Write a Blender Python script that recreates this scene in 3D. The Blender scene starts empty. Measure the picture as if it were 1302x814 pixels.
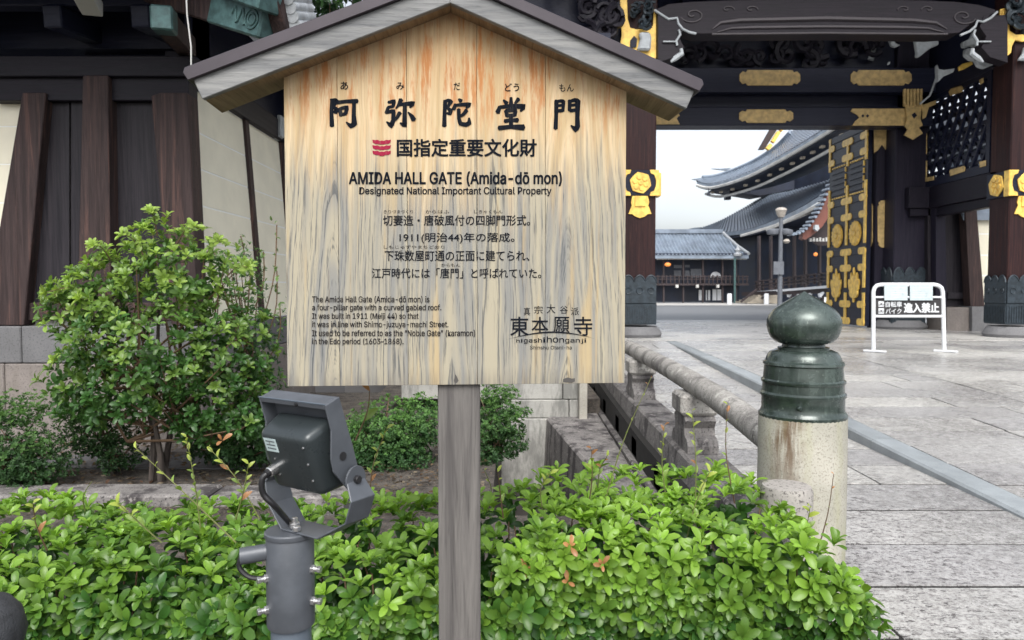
import bpy, math, random
import numpy as np
from mathutils import Vector, Matrix, noise as mnoise
random.seed(7); rng = np.random.default_rng(7)
R = math.radians
S = bpy.context.scene
COL = S.collection
# ---------------------------------------------------------------- camera
F = 940.0; PITCH = math.atan(40/F); CAMZ = 1.35
cam = bpy.data.cameras.new('camera'); camo = bpy.data.objects.new('camera', cam); COL.objects.link(camo)
camo.location = (0, 0, CAMZ); camo.rotation_euler = (math.pi/2-PITCH, 0, 0)
cam.sensor_width = 36; cam.lens = 36*F/1302; cam.clip_end = 2000; cam.clip_start = .05
cam.dof.use_dof = True; cam.dof.focus_distance = 2.1; cam.dof.aperture_fstop = 9
S.camera = camo
# ---------------------------------------------------------------- sky and light (overcast)
SUN_EL, SUN_AZ = R(50), R(180)
W = bpy.data.worlds.new("World"); S.world = W; W.use_nodes = True
nt = W.node_tree; bg = nt.nodes['Background']
sky = nt.nodes.new('ShaderNodeTexSky'); sky.sky_type = 'NISHITA'; sky.sun_disc = False
sky.sun_elevation = SUN_EL; sky.sun_rotation = SUN_AZ; sky.air_density = 1.0; sky.dust_density = 4.0; sky.ozone_density = 1.5
hs = nt.nodes.new('ShaderNodeHueSaturation'); hs.inputs['Saturation'].default_value = .32
nt.links.new(sky.outputs[0], hs.inputs['Color'])
tc = nt.nodes.new('ShaderNodeTexCoord'); nz = nt.nodes.new('ShaderNodeTexNoise'); nz.inputs['Scale'].default_value = 2.2; nz.inputs['Detail'].default_value = 4
mpn = nt.nodes.new('ShaderNodeMapping'); mpn.inputs['Scale'].default_value = (1, 1, 3)
nt.links.new(tc.outputs['Generated'], mpn.inputs[0]); nt.links.new(mpn.outputs[0], nz.inputs['Vector'])
cr = nt.nodes.new('ShaderNodeMapRange'); cr.inputs['From Min'].default_value = .3; cr.inputs['From Max'].default_value = .7; cr.inputs['To Min'].default_value = .9; cr.inputs['To Max'].default_value = 1.12
nt.links.new(nz.outputs[0], cr.inputs[0])
mul = nt.nodes.new('ShaderNodeMix'); mul.data_type = 'RGBA'; mul.blend_type = 'MULTIPLY'; mul.inputs[0].default_value = 1
nt.links.new(hs.outputs[0], mul.inputs[6]); nt.links.new(cr.outputs[0], mul.inputs[7]); nt.links.new(mul.outputs[2], bg.inputs[0])
bg.inputs[1].default_value = .14
sl = bpy.data.lights.new('sun', 'SUN'); sl.energy = 1.0; sl.angle = R(35); sl.color = (1, .98, .95)
so = bpy.data.objects.new('sun', sl); COL.objects.link(so)
sd = Vector((math.sin(SUN_AZ)*math.cos(SUN_EL), math.cos(SUN_AZ)*math.cos(SUN_EL), math.sin(SUN_EL)))
so.rotation_euler = sd.to_track_quat('Z', 'Y').to_euler(); so.location = sd*20
vs = S.view_settings; S.display_settings.display_device = 'sRGB'; vs.view_transform = 'Standard'; vs.look = 'None'; vs.exposure = 1.03; vs.gamma = 1
S.cycles.max_bounces = 6; S.cycles.transparent_max_bounces = 8

# ---------------------------------------------------------------- measuring helpers
ct, st_ = math.cos(PITCH), math.sin(PITCH)
C0 = Vector((0, 0, CAMZ))
def ray(u, v):
    dx = (u-651)/F; dy = -(v-407)/F
    return Vector((dx, ct+dy*st_, -st_+dy*ct))
def P(u, v, D):
    d = ray(u, v); return C0+d*(D/d.y)
def onp(u, v, Q, N):
    d = ray(u, v); return C0+d*((Vector(Q)-C0).dot(Vector(N))/d.dot(Vector(N)))
def proj(p):
    d = p-C0
    f = d.y*ct-d.z*st_; up = d.y*st_+d.z*ct
    return 651+F*d.x/f, 407-F*up/f, f
def lerp(a, b, t): return a+(b-a)*t
def interp(x, xs, ys):
    return float(np.interp(x, xs, ys))
def zf(y): return interp(y, [2, 3, 4, 6, 8, 10, 13, 22, 62, 70], [.09, .10, .13, .14, .2, .28, .42, .42, .14, .14])
def zr(y): return interp(y, [2, 3, 4, 6, 8, 11, 13, 22, 62, 70], [.10, .115, .15, .225, .31, .38, .42, .42, .14, .14])

# ---------------------------------------------------------------- object helpers
ROT = set()
def tag(o, label=None, cat=None, group=None, kind=None):
    if label: o['label'] = label
    if cat: o['category'] = cat
    if group: o['group'] = group
    if kind: o['kind'] = kind
    return o
def thing(name, loc, label, cat, group=None, rz=0):
    o = bpy.data.objects.new(name, None); COL.objects.link(o); o.location = loc; o.rotation_euler = (0, 0, rz)
    o.empty_display_size = .2
    if rz: ROT.add(o.name)
    return tag(o, label, cat, group)
def off(parent):
    v = Vector((0, 0, 0)); p = parent
    while p is not None:
        if p.name in ROT: return Vector((0, 0, 0))
        v += p.location; p = p.parent
    return v
class MB:
    def __init__(s): s.v = []; s.f = []
    def add(s, vs, fs):
        n = len(s.v); s.v += [tuple(q) for q in vs]; s.f += [tuple(i+n for i in f) for f in fs]; return s
    def box(s, x0, x1, y0, y1, z0, z1):
        return s.hexa([(x0,y0,z0),(x1,y0,z0),(x1,y1,z0),(x0,y1,z0),(x0,y0,z1),(x1,y0,z1),(x1,y1,z1),(x0,y1,z1)])
    def hexa(s, v):
        return s.add(v, [(0,3,2,1),(4,5,6,7),(0,1,5,4),(1,2,6,5),(2,3,7,6),(3,0,4,7)])
    def obox(s, c, a, b, d):
        c, a, b, d = map(Vector, (c, a, b, d))
        return s.hexa([c-a-b-d, c+a-b-d, c+a+b-d, c-a+b-d, c-a-b+d, c+a-b+d, c+a+b+d, c-a+b+d])
    def beam(s, p, q, w, h, up=(0,0,1)):
        p, q = Vector(p), Vector(q); d = (q-p); x = d.cross(Vector(up)).normalized(); z = x.cross(d).normalized()
        return s.obox((p+q)/2, x*w/2, d/2, z*h/2)
    def prism(s, pts, ext):
        pts = [Vector(p) for p in pts]; ext = Vector(ext); n = len(pts)
        return s.add(pts+[p+ext for p in pts], [tuple(range(n))[::-1], tuple(range(n, 2*n))]+[(i, (i+1) % n, (i+1) % n+n, i+n) for i in range(n)])
    def tube(s, path, r, n=8, cap=True):
        path = [Vector(p) for p in path]; m = len(path)
        rs = r if isinstance(r, (list, tuple)) else [r]*m
        vs = []; prev = None
        for i, p in enumerate(path):
            t = (path[min(i+1, m-1)]-path[max(i-1, 0)]).normalized()
            a = prev if prev is not None else (Vector((0,0,1)) if abs(t.z) < .9 else Vector((1,0,0)))
            x = (a-t*a.dot(t)).normalized(); prev = x; y = t.cross(x)
            vs += [p+(x*math.cos(2*math.pi*k/n)+y*math.sin(2*math.pi*k/n))*rs[i] for k in range(n)]
        fs = [(i*n+k, i*n+(k+1) % n, (i+1)*n+(k+1) % n, (i+1)*n+k) for i in range(m-1) for k in range(n)]
        if cap: fs += [tuple(range(n))[::-1], tuple((m-1)*n+k for k in range(n))]
        return s.add(vs, fs)
    def lathe(s, c, prof, n=32, sx=1, sy=1):
        c = Vector(c); m = len(prof)
        vs = [c+Vector((r*math.cos(2*math.pi*(k+.5)/n)*sx, r*math.sin(2*math.pi*(k+.5)/n)*sy, z)) for r, z in prof for k in range(n)]
        fs = [(i*n+k, i*n+(k+1) % n, (i+1)*n+(k+1) % n, (i+1)*n+k) for i in range(m-1) for k in range(n)]
        fs += [tuple(range(n))[::-1], tuple((m-1)*n+k for k in range(n))]
        return s.add(vs, fs)
    def grid(s, rows):
        m = len(rows); n = len(rows[0])
        return s.add([p for r in rows for p in r], [(i*n+j, i*n+j+1, (i+1)*n+j+1, (i+1)*n+j) for i in range(m-1) for j in range(n-1)])
    def slabgrid(s, rows, ext):
        ext = Vector(ext); m = len(rows); n = len(rows[0])
        top = [Vector(p) for r in rows for p in r]; bot = [p+ext for p in top]; k = m*n
        fs = [(i*n+j, i*n+j+1, (i+1)*n+j+1, (i+1)*n+j) for i in range(m-1) for j in range(n-1)]
        fs += [tuple(a+k for a in f[::-1]) for f in fs]
        edge = [j for j in range(n)]+[i*n+n-1 for i in range(1, m)]+[(m-1)*n+j for j in range(n-2, -1, -1)]+[i*n for i in range(m-2, 0, -1)]
        e = len(edge); fs += [(edge[i], edge[i]+k, edge[(i+1) % e]+k, edge[(i+1) % e]) for i in range(e)]
        return s.add(top+bot, fs)
    def build(s, name, mat, parent=None, bevel=0, smooth=False, seg=1, fix=True, local=False):
        o3 = Vector((0,0,0)) if local else off(parent)
        me = bpy.data.meshes.new(name); me.from_pydata([tuple(Vector(v)-o3) for v in s.v], [], s.f)
        if fix:
            import bmesh
            b = bmesh.new(); b.from_mesh(me); bmesh.ops.recalc_face_normals(b, faces=b.faces); b.to_mesh(me); b.free()
        me.materials.append(mat)
        o = bpy.data.objects.new(name, me); COL.objects.link(o); o.parent = parent
        if smooth:
            for p in me.polygons: p.use_smooth = True
            me.set_sharp_from_angle(angle=R(38))
        if bevel:
            m = o.modifiers.new('b', 'BEVEL'); m.width = bevel; m.segments = seg; m.limit_method = 'ANGLE'; m.angle_limit = R(40)
        return o
def copy_piece(o, parent, loc, rz=0, sc=None):
    c = o.copy(); COL.objects.link(c); c.parent = parent; c.location = loc; c.rotation_euler = (0, 0, rz)
    if sc: c.scale = sc
    return c
def copy_tree(o, parent=None, link=True):
    c = o.copy(); COL.objects.link(c); c.parent = parent
    for ch in [x for x in o.children]: copy_tree(ch, c)
    return c

# ---------------------------------------------------------------- materials
class NT:
    def __init__(s, name):
        s.m = bpy.data.materials.new(name); s.m.use_nodes = True; s.t = s.m.node_tree; s.b = s.t.nodes['Principled BSDF']
        s.pos = s.n('ShaderNodeNewGeometry').outputs['Position']; s.obj = s.n('ShaderNodeTexCoord').outputs['Object']
        s.rand = s.n('ShaderNodeObjectInfo').outputs['Random']
    def n(s, t): return s.t.nodes.new(t)
    def set(s, inp, v):
        if hasattr(v, 'is_linked') or hasattr(v, 'links'): s.t.links.new(v, inp)
        else:
            if hasattr(inp.default_value, '__len__') and len(inp.default_value) == 4 and hasattr(v, '__len__') and len(v) == 3: v = (*v, 1)
            inp.default_value = v
    def math(s, op, a, b=0, c=None, clamp=False):
        x = s.n('ShaderNodeMath'); x.operation = op; x.use_clamp = clamp
        s.set(x.inputs[0], a); s.set(x.inputs[1], b)
        if c is not None: s.set(x.inputs[2], c)
        return x.outputs[0]
    def mapn(s, vec, scale=(1,1,1), loc=(0,0,0), rot=(0,0,0)):
        x = s.n('ShaderNodeMapping'); s.set(x.inputs[0], vec); x.inputs['Scale'].default_value = scale; x.inputs['Location'].default_value = loc; x.inputs['Rotation'].default_value = rot
        return x.outputs[0]
    def noise(s, vec, scale=5, detail=3, rough=.55, dist=0, dim='3D', w=None):
        x = s.n('ShaderNodeTexNoise'); x.noise_dimensions = dim
        if dim == '1D': s.set(x.inputs['W'], w)
        else: s.set(x.inputs['Vector'], vec)
        x.inputs['Scale'].default_value = scale; x.inputs['Detail'].default_value = detail; x.inputs['Roughness'].default_value = rough; x.inputs['Distortion'].default_value = dist
        return x.outputs[0]
    def ramp(s, f, a, b, lo=0., hi=1.):
        x = s.n('ShaderNodeMapRange'); s.set(x.inputs[0], f); x.inputs[1].default_value = a; x.inputs[2].default_value = b; x.inputs[3].default_value = lo; x.inputs[4].default_value = hi
        x.interpolation_type = 'SMOOTHSTEP'; return x.outputs[0]
    def mix(s, f, a, b, mode='MIX'):
        x = s.n('ShaderNodeMix'); x.data_type = 'RGBA'; x.blend_type = mode
        s.set(x.inputs[0], f); s.set(x.inputs[6], a); s.set(x.inputs[7], b); return x.outputs[2]
    def sep(s, v):
        x = s.n('ShaderNodeSeparateXYZ'); s.set(x.inputs[0], v); return x.outputs
    def comb(s, x, y, z):
        q = s.n('ShaderNodeCombineXYZ'); s.set(q.inputs[0], x); s.set(q.inputs[1], y); s.set(q.inputs[2], z); return q.outputs[0]
    def bump(s, h, strength=.3, dist=.01):
        x = s.n('ShaderNodeBump'); s.set(x.inputs['Height'], h); x.inputs['Strength'].default_value = strength; x.inputs['Distance'].default_value = dist
        s.t.links.new(x.outputs[0], s.b.inputs['Normal'])
    def out(s, col=None, rough=None, metal=None, spec=None):
        if col is not None: s.set(s.b.inputs['Base Color'], col)
        if rough is not None: s.set(s.b.inputs['Roughness'], rough)
        if metal is not None: s.set(s.b.inputs['Metallic'], metal)
        if spec is not None: s.set(s.b.inputs['Specular IOR Level'], spec)
        return s.m
def plain(name, col, rough=.5, metal=0, var=.15, scale=8, bump=.05, spec=.5):
    m = NT(name); f = m.noise(m.pos, scale, 5, .6)
    c2 = tuple(c*(1-var) for c in col); c1 = tuple(min(1, c*(1+var)) for c in col)
    m.bump(m.noise(m.pos, scale*6, 3), bump, .003)
    return m.out(m.mix(m.ramp(f, .3, .7), c2, c1), m.ramp(f, .2, .8, rough*.85, min(1, rough*1.15)), metal, spec)
def stone(name, base, dark, sc=1., speck=.6, bump=.35, rough=.75, stain=None, stainamt=0., lich=None):
    m = NT(name); p = m.pos
    big = m.noise(p, 2.2*sc, 5, .65); fine = m.noise(p, 90*sc, 2, .7); mid = m.noise(p, 22*sc, 4, .7)
    c = m.mix(m.ramp(big, .3, .7), tuple(x*.82 for x in base), tuple(x*1.12 for x in base))
    c = m.mix(m.math('MULTIPLY', m.ramp(fine, .53, .68), speck), c, dark)
    c = m.mix(m.math('MULTIPLY', m.ramp(mid, .55, .75), speck*.5), c, dark)
    v = m.math('MULTIPLY_ADD', m.rand, .22, .89); c = m.mix(1., c, m.comb(v, v, v), 'MULTIPLY')
    if stain: c = m.mix(m.math('MULTIPLY', m.ramp(m.noise(m.mapn(p, (3, 3, .8)), 1.6, 6, .7), .45, .62), stainamt), c, stain)
    if lich: c = m.mix(m.ramp(m.noise(p, 14, 5, .75), .56, .66), c, lich)
    m.bump(m.math('ADD', fine, m.math('MULTIPLY', mid, 1.5)), bump, .004)
    return m.out(c, rough)
def timber(name, a, b, axis='z', rough=.6, bump=.35, red=None, spec=.2):
    m = NT(name); sc = {'z': (9, 9, .35), 'x': (.35, 9, 9), 'y': (9, .35, 9)}[axis]
    q = m.mapn(m.pos, sc); g = m.noise(q, 3.2, 6, .65, .6); f = m.noise(q, 14, 3, .7)
    c = m.mix(m.ramp(g, .3, .7), a, b)
    c = m.mix(m.math('MULTIPLY', m.ramp(f, .5, .75), .5), c, tuple(x*.35 for x in a))
    if red: c = m.mix(m.ramp(m.noise(q, 2.1, 5, .7, 1.0), .5, .68), c, red)
    m.bump(m.math('ADD', g, m.math('MULTIPLY', f, .6)), bump, .008)
    return m.out(c, m.ramp(g, .2, .8, rough*.8, rough*1.2), 0, spec)
def board_mat(name, x0, k, seed):
    """weathered sign board: blond wood turned grey in streaks, rust-orange near the top"""
    m = NT(name); X, Y, Z = m.sep(m.obj)[0:3]
    wob = m.math('MULTIPLY_ADD', m.noise(m.comb(m.math('MULTIPLY', X, 5), seed, m.math('MULTIPLY', Z, 2.2)), 1., 3), .05, -.025)
    xx = m.math('ADD', m.math('SUBTRACT', X, x0), wob)
    hyp = m.math('SQRT', m.math('ADD', m.math('MULTIPLY', xx, xx), .0006))
    g = m.math('ADD', m.math('MULTIPLY_ADD', Z, k, hyp), seed*3.7)
    ring = m.noise(None, 150, 3, .8, 0, '1D', g)
    ring2 = m.noise(None, 42, 2, .6, 0, '1D', g)
    fib = m.noise(m.comb(m.math('MULTIPLY', X, 210), seed, m.math('MULTIPLY', Z, 7)), 1., 3, .7)
    fb2 = m.noise(m.comb(m.math('MULTIPLY', X, 135), seed+2, m.math('MULTIPLY', Z, 4.5)), 1., 4, .78)
    str_ = m.noise(m.comb(m.math('MULTIPLY', X, 62), seed, m.math('MULTIPLY', Z, 1.6)), 1., 5, .72)
    blob = m.noise(m.comb(m.math('MULTIPLY', X, 13), seed+3, m.math('MULTIPLY', Z, 1.1)), 1., 3, .6)
    h = m.math('MINIMUM', m.math('MULTIPLY_ADD', Z, -1.9, 1.86*1.9), .95)   # more weathered lower down
    wmask = m.ramp(m.math('ADD', m.math('MULTIPLY_ADD', blob, .9, -.45), m.math('MULTIPLY_ADD', str_, .9, m.math('ADD', h, -.45))), .12, .62)
    blond = m.mix(m.ramp(ring2, .3, .7), (.46, .345, .195), (.60, .475, .305))
    blond = m.mix(m.math('MULTIPLY', m.ramp(fib, .45, .7), .3), blond, (.42, .26, .11))
    orange = m.math('MULTIPLY', m.ramp(m.noise(m.comb(m.math('MULTIPLY', X, 36), seed+9, m.math('MULTIPLY', Z, 3.4)), 1., 5, .78), .47, .62), m.ramp(Z, 1.70, 1.90))
    blond = m.mix(m.math('MULTIPLY', orange, .9), m.mix(m.math('MULTIPLY', m.ramp(Z, 1.78, 2.02), .45), blond, (.44, .27, .13)), (.42, .17, .055))
    grey = m.mix(m.ramp(m.math('MULTIPLY_ADD', ring2, .4, m.math('MULTIPLY', blob, .6)), .38, .6), (.225, .225, .212), (.37, .335, .25))
    c = m.mix(wmask, blond, grey)
    lines = m.math('MULTIPLY', m.ramp(m.math('ADD', m.math('MULTIPLY', ring, .45), m.math('MULTIPLY', fb2, .55)), .51, .60), m.math('MULTIPLY_ADD', wmask, .60, .14))
    c = m.mix(lines, c, (.06, .068, .078))
    dk = m.math('MULTIPLY', m.math('MULTIPLY', m.ramp(str_, .56, .72), m.ramp(fib, .35, .6)), m.math('MULTIPLY', wmask, .5))
    c = m.mix(dk, c, (.07, .08, .095))
    yel = m.math('MULTIPLY', m.ramp(m.noise(m.comb(m.math('MULTIPLY', X, 24), seed+5, m.math('MULTIPLY', Z, 1.3)), 1., 3, .6, .3), .54, .7), wmask)
    c = m.mix(m.math('MULTIPLY', yel, .55), c, (.47, .34, .16))
    bot = m.math('MULTIPLY', m.ramp(Z, 1.145, 1.08), m.ramp(str_, .35, .6)); c = m.mix(m.math('MULTIPLY', bot, .5), c, (.12, .11, .1))
    edge = m.math('MULTIPLY', m.ramp(m.math('MULTIPLY_ADD', m.math('ABSOLUTE', X), .39, Z), 2.06, 2.12), m.ramp(m.noise(m.obj, 8, 5, .7), .3, .6)); c = m.mix(m.math('MULTIPLY', edge, .55), c, (.26, .17, .13))
    m.bump(m.math('ADD', m.math('MULTIPLY', ring, .8), fib), .35, .002)
    return m.out(c, .8, 0, .2)
def leafmat(name, trans=.35, rough=.32):
    m = NT(name); at = m.n('ShaderNodeAttribute'); at.attribute_name = 'col'
    c = at.outputs['Color']
    vn = m.noise(m.pos, 60, 2); c = m.mix(m.math('MULTIPLY', vn, .35), c, m.mix(1., c, (.55, .6, .5), 'MULTIPLY'))
    m.out(c, rough, 0, .4)
    tr = m.n('ShaderNodeBsdfTranslucent'); m.set(tr.inputs[0], m.mix(1., c, (1.5, 1.5, .8), 'MULTIPLY'))
    mx = m.n('ShaderNodeMixShader'); mx.inputs[0].default_value = trans
    m.t.links.new(m.b.outputs[0], mx.inputs[1]); m.t.links.new(tr.outputs[0], mx.inputs[2])
    m.t.links.new(mx.outputs[0], m.t.nodes['Material Output'].inputs[0]); return m.m
def inkmat(name, col, wear):
    m = NT(name); X, Y, Z = m.sep(m.obj)[0:3]
    w = m.noise(m.comb(m.math('MULTIPLY', X, 150), 1., m.math('MULTIPLY', Z, 14)), 1., 3, .6)
    m.out(m.mix(m.math('MULTIPLY', m.ramp(w, .5, .72), wear), col, (.26, .235, .18)), .9, 0, .08); return m.m
M = {}
M['post'] = timber('post_wood', (.075, .07, .068), (.17, .16, .15), 'z', .8, .5)
M['fascia'] = timber('fascia_wood', (.14, .145, .15), (.26, .262, .255), 'x', .7, .25)
M['soffit'] = timber('soffit_wood', (.2, .14, .085), (.32, .24, .15), 'y', .8, .3)
M['sheet'] = plain('roof_sheet_metal', (.045, .037, .045), .45, .3)
M['ink'] = inkmat('ink', (.007, .009, .014), .08)
M['ink_worn'] = inkmat('worn_ink', (.018, .016, .018), .6)
M['crimson'] = inkmat('crimson_ink', (.28, .02, .05), .2)
M['dark'] = timber('dark_timber', (.008, .008, .013), (.019, .016, .023), 'x', .5)
M['darkv'] = timber('dark_timber_upright', (.010, .009, .018), (.021, .018, .030), 'z', .5)
M['darky'] = timber('dark_timber_deep', (.007, .0065, .012), (.016, .013, .021), 'y', .5)
M['black'] = timber('black_lacquered_timber', (.009, .0115, .026), (.018, .020, .038), 'x', .35)  # base raised towards navy: lifted blue of the shadows put into the colour
M['redv'] = timber('red_brown_pillar_timber', (.015, .007, .0085), (.034, .014, .014), 'z', .55, .35, (.055, .022, .018))
M['wallpost'] = timber('weathered_wall_post', (.026, .018, .018), (.062, .043, .042), 'z', .65, .7, (.10, .058, .05))
M['panelwood'] = timber('grey_black_panel_timber', (.013, .012, .016), (.034, .030, .036), 'z', .5, .4)
M['plaster'] = plain('cream_plaster', (.79, .75, .61), .85, 0, .05, 3, .1, .2)
M['whiteline'] = plain('white_plaster_line', (.84, .84, .8), .8, 0, .04)
M['gold'] = plain('gilded_metal', (.88, .545, .12), .38, .12, .25, 9, .15)
M['gold_old'] = plain('dulled_gilded_metal', (.50, .355, .15), .5, .12, .25, 9, .15)
M['white'] = plain('white_paint', (.66, .68, .70), .4, 0, .05)
M['chalk'] = plain('chalk_white_carving', (.4, .43, .45), .7, 0, .15, 12)
M['panelblack'] = plain('black_sign_panel', (.03, .028, .03), .5)
M['paper'] = plain('laminated_notice', (.45, .52, .54), .3, 0, .08, 20)
M['patina'] = plain('green_patina_copper', (.06, .12, .12), .5, .25, .35, 16, .3)
M['skirt'] = plain('dark_patina_copper', (.026, .037, .047), .45, .3, .35, 18, .3)
m = NT('green_bronze'); f = m.noise(m.pos, 7, 6, .7); g = m.noise(m.mapn(m.pos, (14, 14, 1.2)), 2, 5, .7)
c = m.mix(m.ramp(f, .35, .7), (.032, .045, .040), (.075, .10, .09)); c = m.mix(m.math('MULTIPLY', m.ramp(g, .52, .7), .5), c, (.13, .17, .15))
c = m.mix(m.ramp(m.noise(m.pos, 45, 3, .7), .62, .72), c, (.14, .17, .15)); m.bump(m.noise(m.pos, 18, 4), .12, .01); M['bronze'] = m.out(c, m.ramp(f, .3, .7, .12, .34), .3, .7)
M['grey_metal'] = plain('grey_powder_coated_steel', (.085, .094, .108), .45, .1, .14, 22, .03)
M['housing'] = plain('dark_grey_lamp_housing', (.032, .04, .043), .3, .2, .05, 20, .02)
M['pole_light'] = plain('blue_grey_pole_steel', (.11, .135, .165), .4, .1, .06)
M['rubber'] = plain('black_rubber', (.015, .015, .017), .45, 0, .1)
M['bolt'] = plain('zinc_bolt', (.6, .6, .6), .3, .9, .1)
M['granite_post'] = stone('pale_granite', (.40, .38, .33), (.2, .18, .15), 1.3, .55, .3, .8)
m = NT('granite_post_stained'); p = m.pos; X, Y, Z = m.sep(p)[0:3]
fine = m.noise(p, 120, 2, .7); mid = m.noise(p, 30, 4, .7)
c = m.mix(m.ramp(m.noise(p, 4, 4), .3, .7), (.33, .32, .27), (.45, .43, .37)); c = m.mix(m.math('MULTIPLY', m.ramp(fine, .52, .66), .6), c, (.17, .16, .13))
q = m.math('ADD', X, m.math('MULTIPLY_ADD', m.noise(m.mapn(p, (1, 1, 4)), 4, 4), .1, -.05))
sm = m.math('MULTIPLY', m.ramp(m.math('ABSOLUTE', m.math('SUBTRACT', q, 1.115)), .07, .01), m.math('MULTIPLY', m.ramp(Z, .35, .78), m.ramp(m.noise(m.mapn(p, (30, 30, 3)), 1, 4, .7), .35, .6)))
c = m.mix(sm, c, (.13, .08, .045)); gr = m.math('MULTIPLY', m.ramp(m.noise(m.mapn(p, (5, 5, 1)), 2, 5), .45, .65), .45); c = m.mix(gr, c, (.33, .33, .2))
m.bump(m.math('ADD', fine, mid), .35, .004); M['granite_stained'] = m.out(c, .8)
M['granite_wall'] = stone('wall_granite', (.215, .19, .175), (.07, .062, .06), .8, .7, .4, .85, (.16, .14, .12), .5)
M['granite_grey'] = stone('grey_granite', (.155, .155, .16), (.06, .06, .062), .8, .7, .35, .85)
M['granite_dark'] = stone('blackened_granite', (.20, .188, .18), (.03, .027, .028), .8, .9, .7, .9, (.036, .031, .033), .93, (.30, .28, .265))
M['granite_rail'] = stone('lichened_granite', (.36, .345, .32), (.06, .055, .052), 1.2, .9, .5, .9, (.085, .078, .075), .8, (.48, .47, .43))
M['stub'] = stone('coarse_grey_granite', (.35, .33, .305), (.07, .06, .058), .8, .85, .6, .9)
M['kerb'] = stone('blue_grey_kerb_granite', (.27, .295, .31), (.13, .15, .16), 1.4, .5, .2, .6)
M['concrete'] = stone('pale_concrete', (.34, .335, .31), (.2, .2, .18), .8, .3, .3, .9, (.14, .14, .13), .75)
M['drip'] = stone('drip_stained_stone', (.34, .335, .31), (.12, .12, .12), .8, .4, .4, .9, (.06, .055, .055), .8)
m = NT('paving_granite'); p = m.pos
d2 = m.noise(p, 20, 4, .8); q = m.mapn(p, (26, 44, 26)); a = m.noise(q, 1, 5, .8, .3); b = m.noise(p, 75, 3, .75); big = m.noise(p, .9, 4)
c = m.mix(m.ramp(big, .3, .7), (.36, .355, .34), (.48, .475, .455))
c = m.mix(m.math('MULTIPLY', m.ramp(b, .5, .6), .55), c, (.15, .135, .13)); c = m.mix(m.math('MULTIPLY', m.ramp(d2, .5, .62), .4), c, (.17, .155, .145)); c = m.mix(m.math('MULTIPLY', m.ramp(d2, .5, .38), .4), c, (.62, .61, .58))
near = m.ramp(m.sep(p)[0], 3.0, 1.4, .35, 1.)
c = m.mix(m.math('MULTIPLY', m.ramp(a, .53, .60), m.math('MULTIPLY', near, .9)), c, (.04, .033, .033))
v = m.math('MULTIPLY_ADD', m.rand, .3, .84); c = m.mix(1., c, m.comb(v, v, m.math('MULTIPLY_ADD', m.rand, .26, .87)), 'MULTIPLY')
m.bump(m.math('ADD', m.math('MULTIPLY', a, -2.2), m.math('MULTIPLY', b, .5)), .4, .008); M['paving'] = m.out(c, m.ramp(big, .35, .65, .18, .42))
m = NT('courtyard_paving'); p = m.pos; br = m.n('ShaderNodeTexBrick'); m.set(br.inputs[0], p); br.inputs['Scale'].default_value = 1; br.inputs['Brick Width'].default_value = 1.4; br.inputs['Row Height'].default_value = .5
br.inputs['Mortar Size'].default_value = .012; br.inputs['Color1'].default_value = (.3, .29, .28, 1); br.inputs['Color2'].default_value = (.36, .35, .34, 1); br.inputs['Mortar'].default_value = (.17, .16, .15, 1)
M['yard_stone'] = m.out(m.mix(m.math('MULTIPLY', m.noise(p, 3, 6, .7), .5), br.outputs[0], (.3, .29, .28)), .3)
M['asphalt'] = plain('wet_grey_asphalt', (.14, .145, .15), .5, 0, .2, 2)
M['gravel'] = plain('pale_gravel', (.42, .41, .39), .8, 0, .1, 3)
m = NT('soil'); p = m.pos; a = m.noise(p, 7, 6, .75); b = m.noise(p, 45, 4, .7)
c = m.mix(m.ramp(a, .35, .65), (.035, .030, .026), (.12, .105, .09)); c = m.mix(m.ramp(b, .55, .7), c, (.2, .15, .11)); m.bump(b, .8, .03); M['soil'] = m.out(c, .95)
M['mud'] = plain('dark_ditch_mud', (.035, .03, .026), .7, 0, .4, 4, .4)
M['tile'] = plain('hazed_blue_grey_tile', (.19, .23, .285), .32, .05, .25, 1.2, .1)  # blue-grey tile, lightened so the haze over the far roofs is in the colour
M['tile_l'] = plain('pale_roof_tile', (.34, .36, .38), .5, 0, .3, 14, .2)
M['far_wall'] = plain('far_hazed_timber', (.013, .019, .038), .6, 0, .4, .8, 0)  # dark timber, its blue lift painted in to stand for distance haze
M['far_brown'] = plain('far_brown_timber', (.03, .02, .022), .6, 0, .3, 1, 0)
M['far_pale'] = plain('pale_eave_board', (.5, .5, .48), .6, 0, .15, 1, 0)
M['red_board'] = plain('red_brown_barge_board', (.15, .05, .035), .5, 0, .2, 1, 0)
M['shoji'] = plain('white_paper_screen', (.75, .77, .8), .7, 0, .05)
M['step'] = plain('far_sandstone_step', (.36, .32, .26), .8, 0, .2, 2)
m = NT('lantern_glow'); m.out((.6, .2, .05), .5); m.b.inputs['Emission Color'].default_value = (1, .32, .06, 1); m.b.inputs['Emission Strength'].default_value = .35; M['lantern'] = m.m
M['lamp_grey'] = plain('lamp_post_grey', (.13, .14, .16), .5, .2)
M['lamp_globe'] = plain('milky_lamp_glass', (.42, .38, .33), .3)
M['bark'] = timber('grey_bark', (.045, .038, .034), (.12, .10, .088), 'z', .9, .8)
M['twig'] = plain('brown_twig', (.16, .10, .06), .7)
M['greenstem'] = plain('green_stem', (.2, .22, .08), .6)
M['leaf'] = leafmat('leaf'); M['leafmatt'] = leafmat('matt_leaf', .25, .6)
M['drygrey'] = plain('dark_grey_ball_rubber', (.028, .03, .034), .6, 0, .3, 70, .5)
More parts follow.
